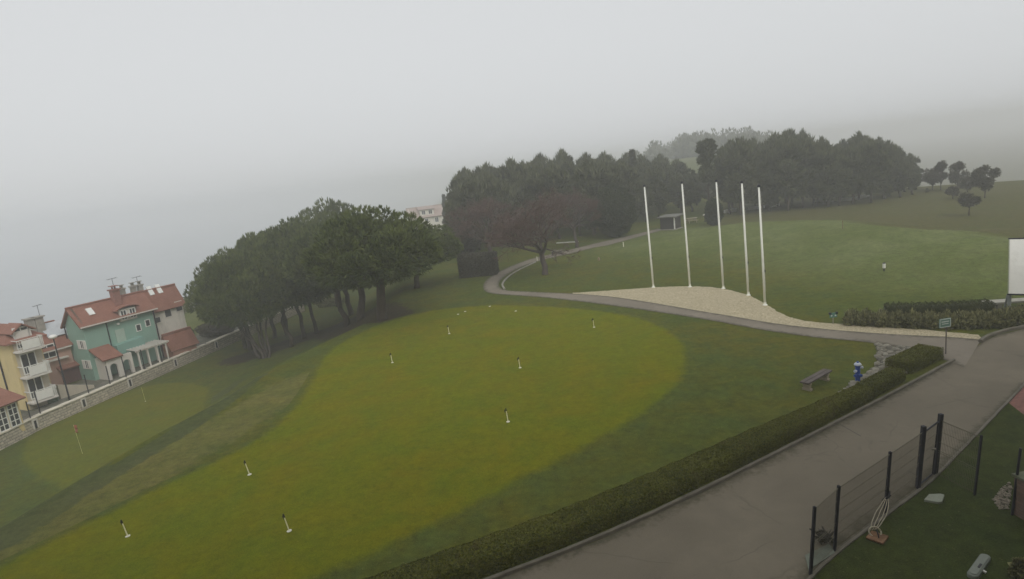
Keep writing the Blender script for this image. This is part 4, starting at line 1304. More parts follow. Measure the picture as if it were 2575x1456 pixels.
# hipped roof
mb = MB(); o_ = .5
c = [yh.p(-o_, -o_, zY), yh.p(Ly + o_, -o_, zY), yh.p(Ly + o_, 11.5, zY), yh.p(-o_, 11.5, zY), yh.p(Ly / 2, 2.4, zY + 1.5), yh.p(Ly / 2, 9, zY + 1.5)]
lo = [q - V3([0, 0, .14]) for q in c[:4]]
mb.add(c + lo, [(0, 1, 4), (1, 2, 5, 4), (2, 3, 5), (3, 0, 4, 5), (6, 7, 1, 0), (7, 8, 2, 1), (8, 9, 3, 2), (9, 6, 0, 3), (9, 8, 7, 6)])
rf = mb.build('roof', m_roof, t, uv=uv_roof, loc=t.location)
chimney(yh, t, rf, 1.2, 5.2, zY + .7, .6, 1.6, m_chim2, False)
# gabled dormer over the top balcony
um = Ly / 2
zb0 = [yh.hit(x, y, -1.0)[1] for x, y in ((52, 884), (70, 949), (91, 1010))]
mb = MB(); yh.box(mb, um - .7, um + .7, -.12, 1.5, zY - .4, zY + .9); mb.build('dormer', m_trim, t, loc=t.location)
mb = MB(); 
for s_ in (-1, 1): mb.slab([yh.p(um, -.4, zY + 1.6), yh.p(um, 2, zY + 1.6), yh.p(um + s_ * 1.1, 2, zY + .8), yh.p(um + s_ * 1.1, -.4, zY + .8)], .1)
mb.build('dormer_roof', m_roof, t, uv=uv_roof, loc=t.location)
for zf in zb0:
    bm_ = MB(); yh.box(bm_, .1, Ly - .2, -1.25, -.06, zf - .16, zf)
    bal = bm_.build('balcony', m_trim, t, loc=t.location)
    rl = MB(); yh.box(rl, .5, Ly - .6, -1.24, -1.18, zf + .1, zf + .95)
    yh.box(rl, .12, Ly - .22, -1.25, -1.2, zf + 1.0, zf + 1.07)
    yh.box(rl, .12, .17, -1.2, -.06, zf + 1.0, zf + 1.07); yh.box(rl, Ly - .27, Ly - .22, -1.2, -.06, zf + 1.0, zf + 1.07)
    for u in np.linspace(.14, .5, 3).tolist() + np.linspace(Ly - .6, Ly - .27, 3).tolist(): yh.box(rl, u - .02, u + .02, -1.235, -1.205, zf, zf + 1.0)
    for v in np.linspace(-1.15, -.2, 8): yh.box(rl, Ly - .26, Ly - .23, v - .015, v + .015, zf, zf + 1.0)
    o = rl.build('railing', m_white, None); o.parent = bal; o.location = -V3(t.location)
    yh.window(t, (um - .1, zf + 1.12), 1.3, 2.05, off=-.06, mull=1, name='balcony_door')
dp = MB(); dp.tube([yh.p(-.08, 2.6, zY - .2), yh.p(-.08, 2.6, ZT)], .07, 6); dp.build('downpipe', m_dark, t, loc=t.location)
# ---- glazed garden room at the left corner
gA = P(62, 1066, ZT + .1); gB = P(0, 1093, ZT + .1)
e = unit(gA[:2] - gB[:2]); 
gr = Frame(gB - V3([*(e * 1.5), 0]), gA)
t = thing('garden_room', (*gA[:2], ZT), 'white glazed garden room with a red roof at the left edge', 'garden room')
Lg = gr.L; zG = ZT + 2.6
mb = MB(); gr.box(mb, 0, Lg, .08, 3.5, ZT - .5, zG); mb.build('wall', m_yellow, t, loc=t.location)
mb = MB(); mb.slab([gr.p(-.4, -.45, zG - .1), gr.p(Lg + .4, -.45, zG - .1), gr.p(Lg + .1, 1.8, zG + 1.0), gr.p(-.4, 1.8, zG + 1.0)], .14)
mb.slab([gr.p(Lg + .4, -.45, zG - .1), gr.p(Lg + .4, 3.6, zG - .1), gr.p(Lg + .1, 1.8, zG + 1.0)], .14)
mb.build('roof', m_roof, t, uv=uv_roof, loc=t.location)
nwin = 4
for k in range(nwin):
    a = Lg - .15 - (k + .5) * 1.0
    if a < .6: break
    fr_ = gr.window(t, (a, ZT + 1.25), .9, 2.1, off=.06, mull=1)
    bars = MB()
    for zz in (.75, 1.3, 1.85): gr.box(bars, a - .4, a + .4, .0, .03, ZT + zz - .035, ZT + zz + .035)
    o = bars.build('glazing_bar', m_white, None); o.parent = fr_; o.location = -V3(t.location)

# ---- stone wall along the foot of the slope
wp = [V3([w[1], w[0], 0]) for w in WX if 20 < w[0] < 100]
wl = along([(-47.3, 28, 0)] + wp + [(-33.9, 97, 0)], 140)
t = thing('stone_wall', (wl[60][0], wl[60][1], -7.2), 'long rough limestone wall between the lawn and the houses', 'wall')
dW = np.gradient(wl, axis=0); dW /= np.linalg.norm(dW, axis=1, keepdims=True); nW = np.stack([dW[:, 1], -dW[:, 0]], -1)
mb = MB(); zw = V3([float(hgt(p[0] + .4, p[1])) for p in wl]); zl = zw.copy()
topz = ZT + .12
for i in range(len(wl)):
    z = topz + .05 * math.sin(i * 1.3) + random.uniform(-.04, .04)
    f = nW[i] * (.30 + random.uniform(-.03, .03)); bk = -nW[i] * .35
    mb.v += [(*(wl[i] + f), zw[i] - .4), (*(wl[i] + f * 1.0), (zw[i] + z) / 2), (*(wl[i] + f * .93), z), (*(wl[i] + bk), z), (*(wl[i] + bk), zw[i] - .4)]
for i in range(len(wl) - 1):
    for j in range(4): mb.f.append((i * 5 + j, (i + 1) * 5 + j, (i + 1) * 5 + j + 1, i * 5 + j + 1))
mb.f.append((0, 1, 2, 3, 4)); mb.f.append(tuple(reversed(range((len(wl) - 1) * 5, len(wl) * 5))))
mb.build('masonry', m_wall, t, uv=uv_wall, loc=t.location)
mb = MB()
for i in range(0, len(wl) - 1):
    if random.random() < .1 and wl[i][1] > 62: continue
    a = wl[i]; b_ = wl[i + 1]; z = topz + random.uniform(.0, .03)
    w = (b_ - a) * .97
    mb.box((*(a - nW[i] * .30 + 0), z), (*w, 0), (*(nW[i] * .66), 0), (0, 0, .09))
mb.build('coping', M('pale_coping', (.66, .61, .50), .9, .2, 2, 20, bump=.4), t, loc=t.location)
def wall_at(x, y):
    """station of the wall seen at a picture point"""
    best = min(range(len(wl)), key=lambda i: abs(proj((*wl[i], -6.6))[0] - x)); return best
for x in (88, 206, 318, 434, 541):
    i = wall_at(x, 0); c = wl[i] + nW[i] * .31; a3 = V3([*dW[i], 0]); n3 = V3([*nW[i], 0]); z = zw[i] + .32
    c3 = V3([*c, z]); mb = MB()
    mb.box(c3 - a3 * .27 - n3 * .1, a3 * .12, n3 * .16, (0, 0, .75)); mb.box(c3 + a3 * .15 - n3 * .1, a3 * .12, n3 * .16, (0, 0, .75))
    mb.box(c3 - a3 * .27 - n3 * .1 + V3([0, 0, .752]), a3 * .54, n3 * .16, (0, 0, .13))
    fo = mb.build('niche', m_trim, t, loc=t.location)
    mb = MB().box(c3 - a3 * .148 - n3 * .09, a3 * .296, n3 * .1, (0, 0, .75)); o = mb.build('niche_shade_panel', m_black, None); o.parent = fo; o.location = -V3(t.location)  # black filler box stands in for shade inside the niche

# poles along the wall
for j, (x, ybot, ytop, lab) in enumerate(((112, 1032, 995, 'thin dark post on the stone wall below the balconies'), (86, 1058, 1022, 'thin dark post on the wall beside the yellow house corner'), (40, 1078, 1055, 'thin dark post in front of the glazed garden room'),
                               (232, 988, 955, 'thin dark post on the wall below the mint house corner'), (280, 970, 933, 'thin dark post on the wall before the porch'), (325, 950, 905, 'thin dark post on the wall before the arches'), (372, 928, 890, 'thin dark post on the wall before the pergola'), (410, 905, 868, 'thin dark post on the wall at the pergola end'))):
    i = wall_at(x, 0); b = V3([*wl[i], topz + .08]); h = max(1.3, tall(b, ytop - 12)); h = min(h, 2.3)
    mb = MB().tube([b - V3([0, 0, .1]), b + V3([0, 0, h]), b + V3([0, 0, h + .04])], [.05, .05, .02], 6)
    o = mb.build('fence_post', m_dark, None); tag(o, lab, 'post', 'posts along the stone wall')

# street lamp between the houses
i = wall_at(193, 0); b = V3([*(wl[i] - nW[i] * .7), ZT]); h = tall(b, 852)
t = thing('street_lamp', b, 'slim street lamp with a round white head before the pink house', 'street lamp')
MB().tube([b - V3([0, 0, .2]), b + V3([0, 0, h])], [.08, .05], 8).build('pole', m_dark, t, loc=b)
MB().lathe(b + V3([0, 0, h]), [(.05, 0), (.32, .1), (.38, .22), (.25, .36), (.02, .42)], 14).build('lamp_head', m_white, t, smooth=True, loc=b)

# stair wall, tank and shed between the houses
b = P(130, 1010, ZT)
t = thing('water_tank', b, 'green round topped tank beside the garden steps', 'tank')
MB().lathe(b, [(.62, -.1), (.62, 1.2), (.60, 1.3)], 18).build('body', M('green_plastic', (.10, .15, .11), .5, .15, 2, 20), t, smooth=False, loc=b)
MB().lathe(b, [(.68, 1.3), (.68, 1.42), (.5, 1.6), (.1, 1.7)], 18).build('lid', M('grey_lid', (.34, .35, .32), .6, .1, 3, 20), t, loc=b)
b = P(150, 1003, ZT); e = V3([*gh.eu, 0])
st = MB().add([b, b + e * 3.2, b + e * 3.2 + V3([0, 0, .3]), b + V3([0, 0, 1.5])] + [q + V3([*(-gh.ev * .3), 0]) for q in (b, b + e * 3.2, b + e * 3.2 + V3([0, 0, .3]), b + V3([0, 0, 1.5]))],
              [(0, 1, 2, 3), (7, 6, 5, 4), (0, 4, 5, 1), (1, 5, 6, 2), (2, 6, 7, 3), (3, 7, 4, 0)]).build('stair_wall', m_beige, None)
tag(st, 'sloping beige stair wall beside the green tank', 'wall')
b = P(128, 985, ZT); fr = Frame(b + V3([0, 2.2, 0]), b + V3([gh.eu[0] * 3, gh.eu[1] * 3 + 2.2, 0]))
t = thing('garden_shed', fr.p(0, 0, ZT), 'small garden shed with a lean red roof between the houses', 'shed')
mb = MB(); fr.box(mb, 0, 3.2, 0, 2.4, ZT - .4, ZT + 1.9); mb.build('wall', M('dark_red_boards', (.13, .06, .055), .8, .2, 2, 20), t, loc=t.location)
fr.roof(t, 0, 3.2, 0, 2.4, ZT + 1.9, ZT + 2.6, .3)
bush((150, 960), 900, 34, 'bare dark bushes in front of the pink house', m_dry, 71, 2600, .24, 3.5)
bush((182, 965), 905, 26, 'dark leafless shrub beside the street lamp', m_dry, 72, 1800, .24, 2.5)
bush((440, 880), 832, 42, 'dark green shrubs over the wall right of the pergola', m_ever, 73, 3000, .24, 2.0)
bush((545, 850), 812, 45, 'low mixed shrubs over the wall end below the pines', m_dry, 74, 2600, .22, 2.5)
bush((830, 782), 752, 38, 'pale dry shrubs along the slope behind the pines', m_hedge2, 75, 2200, .2, 6.)
bush((470, 800), 752, 20, 'silvery shrub against the white house wall', m_hedge2, 76, 1200, .2, 8.)
# small white hut with panes over the wall
i = wall_at(487, 0); b = V3([*(wl[i] - nW[i] * .9), ZT]); fr = Frame(b, b + V3([*dW[i], 0]))
t = thing('garden_hut', b, 'small white windowed hut standing just behind the wall', 'hut')
mb = MB(); fr.box(mb, -.8, .8, 0, 1.6, ZT - .3, ZT + 1.9); mb.build('wall', m_white, t, loc=t.location)
mb = MB(); mb.slab([fr.p(-1, -.3, ZT + 1.95), fr.p(1, -.3, ZT + 1.95), fr.p(1, 1.8, ZT + 2.3), fr.p(-1, 1.8, ZT + 2.3)], .1); mb.build('roof', m_dark, t, loc=t.location)
for a in (-.35, .35): fr.window(t, (a, ZT + 1.25), .6, .8, mull=0)

# ---- far pale house with a cypress
b = V3([*(P(1082, 560, -3.)[:2] * .84), 0]); b[2] = float(hgt(b[0], b[1]))
fz = P(1082, 545, 0.)
fh = Frame(V3([b[0] - 4, b[1], b[2]]), V3([b[0] + 8, b[1] + 3, b[2]]))
t = thing('house', b, 'pale villa with a pinkish roof fading in fog beyond the pines', 'house')
hE = tall(b, 543)
mb = MB(); fh.box(mb, -1.5, 8.5, 0, 9, b[2] - 1, b[2] + hE); fh.gable(mb, -1.5, 0, 9, b[2] + hE, b[2] + hE + 2.6); mb.build('wall', m_stucco, t, loc=b)
m_proof = roof_mat('fog_paled_tiles', (.42, .33, .29), (.50, .40, .35))  # tile colour paled to stand in for fog over the far roof
rf = fh.roof(t, -1.5, 8.5, 0, 9, b[2] + hE, b[2] + hE + 2.6, .5, mat=m_proof)
mb = MB(); fh.box(mb, 1.5, 5.5, .4, 3.5, b[2] + hE + .2, b[2] + hE + 1.9); d_ = mb.build('dormer', m_stucco, t, loc=b)
mb = MB(); mb.slab([fh.p(1.1, 0, b[2] + hE + 2.0), fh.p(5.9, 0, b[2] + hE + 2.0), fh.p(5.9, 4.2, b[2] + hE + 2.7), fh.p(1.1, 4.2, b[2] + hE + 2.7)], .15); mb.build('dormer_roof', m_proof, t, uv=uv_roof, loc=b)
for a in (2.5, 4.5): fh.window(t, (a, b[2] + hE + 1.05), 1.1, 1.2, off=.4)
for a in (0.5, 3., 6.): fh.window(t, (a, b[2] + hE - 1.4), 1.1, 1.4)
cb = V3([*(P(1124, 560, -3.)[:2] * .80), 0]); cb[2] = float(hgt(cb[0], cb[1])); hh = tall(cb, 490)
t = thing('cypress', cb, 'slender pointed cypress beside the pale foggy villa', 'tree')
o = finish('crown', spire_crown('crown', hh, 1.7, 2600, m_ever, 81, 1.2), None); o.parent = t
o = MB().tube([(0, 0, -.5), (0, 0, 2)], .2, 7).build('trunk', m_bark, None); o.parent = t

# ------------------------------------------------------------------ flagpoles
POLES = (((1643, 723), 469, 'leftmost white flagpole on the gravel bed'), ((1735, 722), 461, 'second white flagpole from the left on the gravel bed'), ((1819, 726), 457, 'middle white flagpole of the five on the gravel'),
         ((1882, 743), 460, 'fourth white flagpole from the left on the gravel bed'), ((1924, 768), 470, 'rightmost white flagpole at the gravel edge'))
for bp, yt, lab in POLES:
    b = G(*bp); h = tall(b, yt)
    t = thing('flagpole', b, lab, 'flagpole', 'white flagpoles on the gravel bed')
    ln = -.02 * h
    MB().tube([b + V3([0, 0, -.2]), b + V3([ln * .4, 0, h * .4]), b + V3([ln, 0, h])], [.080, .076, .06], 12).build('pole', m_pole, t, smooth=True, loc=b)
    MB().lathe(b + V3([ln, 0, h]), [(.06, 0), (.11, .02), (.12, .08), (.07, .16), (.01, .2)], 12).build('cap', m_dark, t, smooth=True, loc=b)
    MB().lathe(b, [(.16, -.02), (.16, .06), (.09, .08), (.09, .25)], 12).build('base_collar', m_pole, t, loc=b)
    rp = [b + V3([.075 + ln * f, -.05 - .05 * math.sin(f * 9), h * f]) for f in np.linspace(.12, .97, 14)]
    MB().tube(rp, .010, 5).build('halyard', M('rope', (.45, .43, .38), .9, .1, 5, 20, bump=0), t, loc=b)
    MB().cbox(b + V3([.095 + ln * .3, -.06, h * .30]), .06, .05, .18).build('cleat', m_dark, t, loc=b)

# ------------------------------------------------------------------ putting pins
PINS = (((1130, 840), 'putting pin near the far left edge of the green'), ((1494, 824), 'putting pin near the far right edge of the green'), ((1308, 926), 'putting pin in the middle of the large green'),
        ((987, 913), 'putting pin on the left side of the large green nearest the pines'), ((1278, 1062), 'putting pin right of centre in the near half of the green'), ((628, 1195), 'putting pin near the left bank above the tracks'),
        ((728, 1337), 'putting pin closest to the bottom middle of the picture'), ((322, 1350), 'putting pin in the lower left corner of the green'))
proto = None
for j, (bp, lab) in enumerate(PINS):
    b = G(*bp)
    if proto is None:
        proto = thing('putting_pin', b, lab, 'golf pin', 'pins on the large putting green')
        MB().tube([(0, 0, -.1), (0, 0, .56)], [.021, .019], 8).build('stick', M('pin_white', (.82, .79, .55), .5, .06, 3, 20, bump=0), None).parent = proto
        mb = MB(); mb.lathe((0, 0, 0), [(.021, .56), (.028, .57), (.028, .68), (.018, .71)], 10)
        mb.box((-.06, .0, .50), (.02, 0, 0), (-.03, .05, -.02), (0, 0, .15)); mb.build('marker', m_black, None).parent = proto
        mb = MB(); mb.lathe((0, 0, 0), [(.085, .012), (.085, .045), (.06, .05), (.03, .03)], 16); mb.build('cup_rim', m_white, None).parent = proto
        o = proto
    else:
        o = copy_tree(proto); o['label'] = lab; o.location = b
    o.rotation_euler = (0, math.radians(-8 if bp[0] < 800 else -3), 0) ; o.scale = (1, 1, 1)
# golf flags on the small green
b = G(208, 1142); t = thing('golf_flag', b, 'golf flagstick with a hanging orange red flag on the small green', 'golf flag')
h = tall(b, 1068)
MB().tube([b - V3([0, 0, .1]), b + V3([-.12, 0, h])], [.014, .012], 6).build('stick', M('pin_yellow', (.55, .55, .25), .5, .1, 3, 20, bump=0), t, loc=b)
mb = MB(); q = b + V3([-.11, 0, h])
for k in range(4):
    z0, z1 = -.0 - k * .16, -.16 - k * .16; w0 = .22 + .03 * math.sin(k * 2); w1 = .22 + .03 * math.sin(k * 2 + 2)
    mb.slab([q + V3([0, 0, z0]), q + V3([w0, .06 * (-1) ** k, z0 - .08]), q + V3([w1, .06 * (-1) ** (k + 1), z1 - .08]), q + V3([0, 0, z1])], .008)
mb.build('flag', M('flag_red', (.25, .085, .045), .8, .2, 6, 30, bump=0), t, loc=b)
b = G(366, 1010); t = thing('golf_flag', b, 'thin pale golf flagstick beside the wall on the small green', 'golf flag')
MB().tube([b - V3([0, 0, .1]), b + V3([-.08, 0, 1.5])], [.014, .012], 6).build('stick', MATS['pin_yellow'], t, loc=b)
MB().lathe(b, [(.06, .03), (.06, .05), (.03, .05)], 10).build('cup_rim', m_white, t, loc=b)

# marker stakes
def stake(bp, h, r, label, mat=None, cap=False):
    b = G(*bp); mb = MB(); mb.tube([b - V3([0, 0, .15]), b + V3([0, 0, h])], [r, r * .95], 8); mb.tube([b + V3([0, 0, h]), b + V3([0, 0, h + r])], [r * .9, r * .2], 8)
    o = mb.build('stake', mat or M('stake_white', (.72, .70, .58), .7, .1, 3, 20), None); tag(o, label, 'marker stake', 'marker stakes on the course'); return o
stake((1351, 657), .55, .06, 'white stake beside the path left of the bare tree trunk')
stake((1568, 621), .6, .06, 'white stake on the slope left of the flagpoles')
stake((1807, 566), .5, .06, 'small white stake at the foot of the dark conifer bush')
stake((348, 968), .7, .07, 'white stake leaning at the foot of the stone wall')
stake((2119, 575), .8, .05, 'thin brown stake on the ridge before the grove', M('stake_brown', (.22, .18, .10), .8, .2, 3, 20))
stake((1506, 655), .3, .12, 'short brownish stump marker on the grass slope', M('stake_brown2', (.26, .20, .12), .8, .2, 3, 20))
b = G(2223, 682); t = thing('tee_marker', b, 'white lantern like tee marker on the green mound', 'tee marker')
mb = MB(); mb.lathe(b, [(.05, -.05), (.05, .25)], 8); mb.build('stem', m_dark, t, loc=b)
mb = MB(); mb.lathe(b, [(.10, .25), (.11, .28), (.11, .58), (.08, .62)], 12); mb.build('body', m_white, t, loc=b)
mb = MB(); mb.lathe(b, [(.12, .62), (.11, .65), (.04, .70)], 12); mb.build('cap', m_dark, t, loc=b)

# white golf tees lying on the lawn / pale discs
for (bp, lab) in (((1152, 791), 'flat white disc lying on grass left of the green'), ((1170, 784), 'flat white disc half hidden in grass behind the green'), ((1297, 783), 'pale flat disc on the far rim of the green'), ((1232, 771), 'faint pale disc on grass behind the green')):
    b = G(*bp); o = MB().lathe(b, [(.09, .0), (.10, .035), (.07, .045)], 12).build('ground_disc', m_white, None); tag(o, lab, 'ground marker', 'pale discs near the far rim')

# ------------------------------------------------------------------ shed
b0 = G(1697, 578); bl = G(1662, 579); brr = G(1722, 571)
e1 = unit(bl[:2] - b0[:2]); L1 = 3.0
e2 = V3([-e1[1], e1[0]]); e2 = e2 if e2[1] > 0 else -e2
t = thing('shed', b0, 'dark wooden shed with a white corner board at the end of the path', 'shed')
m_shed = M('dark_boards', (.050, .043, .040), .85, .25, 2, 14, bump=.5, stretch=(6, 6, .4))
E1, E2 = V3([*e1, 0]), V3([*e2, 0]); hS = tall(b0, 547); Ls = 2.3
mb = MB(); o_ = b0 + V3([0, 0, .12]); mb.box(o_, E1 * Ls, E2 * Ls, (0, 0, hS - .12)); mb.build('wall', m_shed, t, loc=b0)
mb = MB(); mb.box(b0 - E1 * .25 - E2 * .25 - V3([0, 0, .3]), E1 * (Ls + .5), E2 * (Ls + .5), (0, 0, .4)); mb.build('slab', m_conc, t, loc=b0)
mb = MB(); mb.box(o_ - E1 * .06 - E2 * .06, E1 * .16, E2 * .16, (0, 0, hS - .14)); mb.build('corner_board', m_white, t, loc=b0)
mb = MB(); top = b0 + V3([0, 0, hS + .01])
mb.slab([top - E1 * .4 - E2 * .4 + V3([0, 0, .14]), top + E1 * (Ls / 2) - E2 * .4 + V3([0, 0, .20]), top + E1 * (Ls / 2) + E2 * (Ls + .4) + V3([0, 0, .30]), top - E1 * .4 + E2 * (Ls + .4) + V3([0, 0, .24])], .14)
mb.slab([top + E1 * (Ls / 2) - E2 * .4 + V3([0, 0, .19]), top + E1 * (Ls + .4) - E2 * .4 + V3([0, 0, .12]), top + E1 * (Ls + .4) + E2 * (Ls + .4) + V3([0, 0, .22]), top + E1 * (Ls / 2) + E2 * (Ls + .4) + V3([0, 0, .29])], .14)
mb.build('roof', M('grey_sheet_roof', (.15, .145, .125), .6, .15, 2, 20), t, loc=b0)

# picnic bench, pedestal and pale ledges near it
def plank_bench(name, a, b_, label, w=.38, h=.45, th=.07, mat=None, leg=None, block=False, inset=.16):
    e = unit((b_ - a)[:2]); L = np.linalg.norm((b_ - a)[:2]); n = V3([-e[1], e[0]])
    t = thing(name, (a + b_) / 2, label, 'bench'); E, Nn = V3([*e, 0]), V3([*n, 0]); z = max(a[2], b_[2])
    mb = MB()
    for k in range(2): mb.box(V3([a[0], a[1], z + h - th]) + Nn * (-w / 2 + k * (w / 2 + .006)), E * L, Nn * (w / 2 - .012), (0, 0, th))
    mb.build('seat', mat or m_wood, t, bevel=.012, loc=t.location)
    for f in (inset, 1 - inset):
        c = V3([a[0], a[1], z]) + E * L * f
        mb = MB()
        if block:
            for (ww, z0, z1) in ((.42, -.1, .09), (.30, .092, .26), (.36, .262, h - th)): mb.box(c - E * .09 - Nn * ww / 2 + V3([0, 0, z0]), E * .18, Nn * ww, (0, 0, z1 - z0))
        else: mb.box(c - E * .05 - Nn * .15 - V3([0, 0, .1]), E * .1, Nn * .3, (0, 0, h - th + .1))
        mb.build('leg', leg or m_conc, t, bevel=.01, loc=t.location)
    return t
plank_bench('bench', G(2022, 985), G(2082, 951), 'backless wooden bench on stone feet by the blue hydrant', .42, .46, .08, M('bench_wood', (.115, .095, .085), .8, .25, 3, 24, bump=.5), M('bench_stone', (.34, .29, .22), .9, .2, 3, 30), True, .13)
plank_bench('bench', G(1385, 643), G(1416, 637), 'small dark wooden bench beside the path right of the bare tree', .4, .5, .08, m_wood, m_wood)
pb_ = G(1740, 560)
t = thing('picnic_table', pb_, 'weathered picnic table beside the dark shed', 'picnic table')
mb = MB()
for k in range(4): mb.cbox(pb_ + V3([0, -.3 + k * .2, .74]), 1.7, .18, .05)
mb.build('tabletop', M('pale_wood', (.34, .29, .21), .85, .2, 3, 20), t, loc=pb_)
for s_ in (-.75, .75): MB().cbox(pb_ + V3([0, s_, .43]), 1.7, .26, .05).build('seat', MATS['pale_wood'], t, loc=pb_)
for s_ in (-.6, .6):
    mb = MB(); mb.tube([pb_ + V3([s_, -.7, -.05]), pb_ + V3([s_, -.15, .72])], .05, 6); mb.tube([pb_ + V3([s_, .7, -.05]), pb_ + V3([s_, .15, .72])], .05, 6)
    mb.cbox(pb_ + V3([s_, 0, .38]), .08, 1.7, .08); mb.build('leg', MATS['pale_wood'], t, loc=pb_)
b = G(1773, 558); t = thing('ball_washer', b, 'grey pedestal with a pale cap beside the dark conifer bush', 'pedestal')
MB().lathe(b, [(.14, -.1), (.08, .1), (.08, 1.0)], 10).build('stem', m_dark, t, loc=b)
MB().lathe(b, [(.2, 1.0), (.32, 1.08), (.32, 1.2), (.1, 1.26)], 12).build('cap', m_trim, t, loc=b)
def low_wall(pts, h, w, label):
    mb = MB()
    q = resample(pts, 1.5)
    for a, c in zip(q[:-1], q[1:]):
        e = unit((c - a)[:2]); n = V3([-e[1], e[0]]); z = min(float(hgt(*a[:2])), float(hgt(*c[:2])))
        mb.box((*(a[:2] - n * w / 2), z - .2), (*((c - a)[:2] * .985), 0), (*(n * w), 0), (0, 0, h + .2 + random.uniform(0, .05)))
    o = mb.build('low_wall', M('whitewash', (.66, .65, .60), .9, .12, 2, 20), None); tag(o, label, 'low wall', 'pale low walls under the grove'); return o
low_wall([G(2048, 507), G(2100, 506), G(2140, 504), G(2165, 499), G(2185, 493)], .45, .35, 'pale curved low wall glimpsed between the grove trunks')
low_wall([G(1882, 528), G(1935, 521), G(1960, 518)], .4, .35, 'short pale low wall under the grove behind the last flagpoles')
low_wall([G(1822, 536), G(1850, 531)], .5, .4, 'stub of pale low wall beside the dark conifer bush')
low_wall([G(1400, 612), G(1455, 609)], .10, .3, 'pale low wall edge behind the small dark bench')
kerb('stone_edging', [G(1345, 660), G(1300, 680), G(1272, 699), G(1259, 716), G(1266, 728)],   .20, .10, m_conc, 'pale stone edging inside the path bend')

# ------------------------------------------------------------------ hydrant
b = G(2157, 965); m_blue = M('hydrant_blue', (.035, .085, .33), .4, .12, 4, 30, bump=.05); m_hw = M('hydrant_white', (.55, .58, .66), .45, .1, 4, 30)
t = thing('fire_hydrant', b, 'tall blue fire hydrant standing at the rubble edge', 'fire hydrant')
MB().lathe(b, [(.15, -.1), (.15, .05), (.105, .07), (.105, .34), (.14, .35), (.14, .40), (.105, .41), (.105, .86), (.135, .87), (.135, .91)], 18).build('barrel', m_blue, t, loc=b)
MB().lathe(b, [(.15, .912), (.16, .95), (.13, 1.0), (.09, 1.03)], 18).build('bonnet', m_hw, t, loc=b)
MB().lathe(b, [(.05, 1.03), (.05, 1.09), (.03, 1.1)], 6).build('nut', m_blue, t, loc=b)
for (dx, dy, z) in ((-.2, -.1, .66), (.05, -.21, .46), (-.19, -.09, .44), (.19, -.05, .80)):
    d = V3([dx, dy, 0]); d = d / np.linalg.norm(d)
    MB().tube([b + d * .08 + V3([0, 0, z]), b + d * .17 + V3([0, 0, z]), b + d * .171 + V3([0, 0, z]), b + d * .22 + V3([0, 0, z])], [.05, .05, .07, .065], 12).build('outlet', m_hw if z > .5 else m_blue, t, loc=b)

# ------------------------------------------------------------------ signs
b = G(2378, 891); h = tall(b, 800)
t = thing('sign_post', b, 'white and green notice on a thin post at the path junction', 'sign')
MB().tube([b - V3([0, 0, .2]), b + V3([0, 0, h])], .028, 8).build('post', M('brown_post', (.13, .11, .09), .6, .2, 4, 20), t, loc=b)
m_sg = M('sign_green', (.13, .24, .19), .5, .1, 4, 20, bump=0); m_sw = M('sign_white', (.62, .66, .62), .5, .06, 4, 20, bump=0)
c = b + V3([-.12, -.06, h - .22]); rz = math.radians(8)
MB().cbox(c, .66, .03, .46, rz).build('board', m_sg, t, loc=b)
mb = MB()
ca = V3([math.cos(rz), math.sin(rz), 0]); cn = V3([math.sin(rz), -math.cos(rz), 0])
for (dx, dz, w, hh) in ((0, .20, .62, .035), (0, -.20, .62, .035), (-.295, 0, .03, .36), (.295, 0, .03, .36), (0, .07, .42, .05), (0, -.04, .36, .04)): mb.cbox(c + ca * dx + cn * .018 + V3([0, 0, dz]), w, .008, hh, rz)
mb.build('lettering', m_sw, t, loc=b)
b = G(2095, 815); t = thing('tee_sign', b, 'small green sign on a short post at the gravel tip', 'sign')
MB().tube([b - V3([0, 0, .15]), b + V3([0, 0, .42])], .03, 8).build('post', m_conc, t, loc=b)
MB().cbox(b + V3([0, -.03, .58]), .46, .05, .30).build('board', M('tee_green', (.09, .22, .17), .5, .15, 5, 20), t, bevel=.01, loc=b)
mb = MB()
for dx in (-.2, .2): mb.tube([b + V3([dx, -.07, .70]), b + V3([dx, .01, .70])], .08, 12)
mb.build('marker_ball', m_dark, t, loc=b)
mb = MB(); mb.cbox(b + V3([-.1, -.06, .56]), .13, .01, .08, .4); mb.cbox(b + V3([.1, -.06, .56]), .13, .01, .08, -.4); mb.build('emblem', m_sw, t, loc=b)

# big white board at the right edge
b = G(2530, 797)
t = thing('canopy', b, 'big white ribbed curved canopy on steel posts at the right edge', 'canopy')
rtv = unit(V3([b[1], -b[0], 0]))          # along the board, seen from the road
rtv = unit(rtv + V3([.25, -.15, 0])); nb_ = V3([rtv[1], -rtv[0], 0])
hT = tall(b, 602); hB = tall(b, 738)
LEAN = 1.7
tp = b - nb_ * LEAN; hT = tall(V3([tp[0], tp[1], b[2]]), 602)
def curve_pt(s_, z, o=0.):
    f = (z - hB) / (hT - hB); bow = .20 * math.sin(math.pi * f)
    return b + rtv * s_ + nb_ * (-LEAN * f + bow + o) + V3([0, 0, z + bow * .4])
zz = np.linspace(hB, hT, 9)
mb = MB(); W_ = 5.2; o_ = len(mb.v)
for z in zz: mb.v += [tuple(curve_pt(.06, z)), tuple(curve_pt(W_, z)), tuple(curve_pt(W_, z, -.06)), tuple(curve_pt(.06, z, -.06))]
for k in range(8):
    for j in range(4): mb.f.append((k * 4 + j, k * 4 + (j + 1) % 4, (k + 1) * 4 + (j + 1) % 4, (k + 1) * 4 + j))
mb.f += [(3, 2, 1, 0), (32, 33, 34, 35)]
mb.build('canopy_sheet', M('board_white', (.80, .79, .73), .5, .05, .7, 12, bump=.05, dirt=(.60, .59, .53)), t, loc=b)
mb = MB()
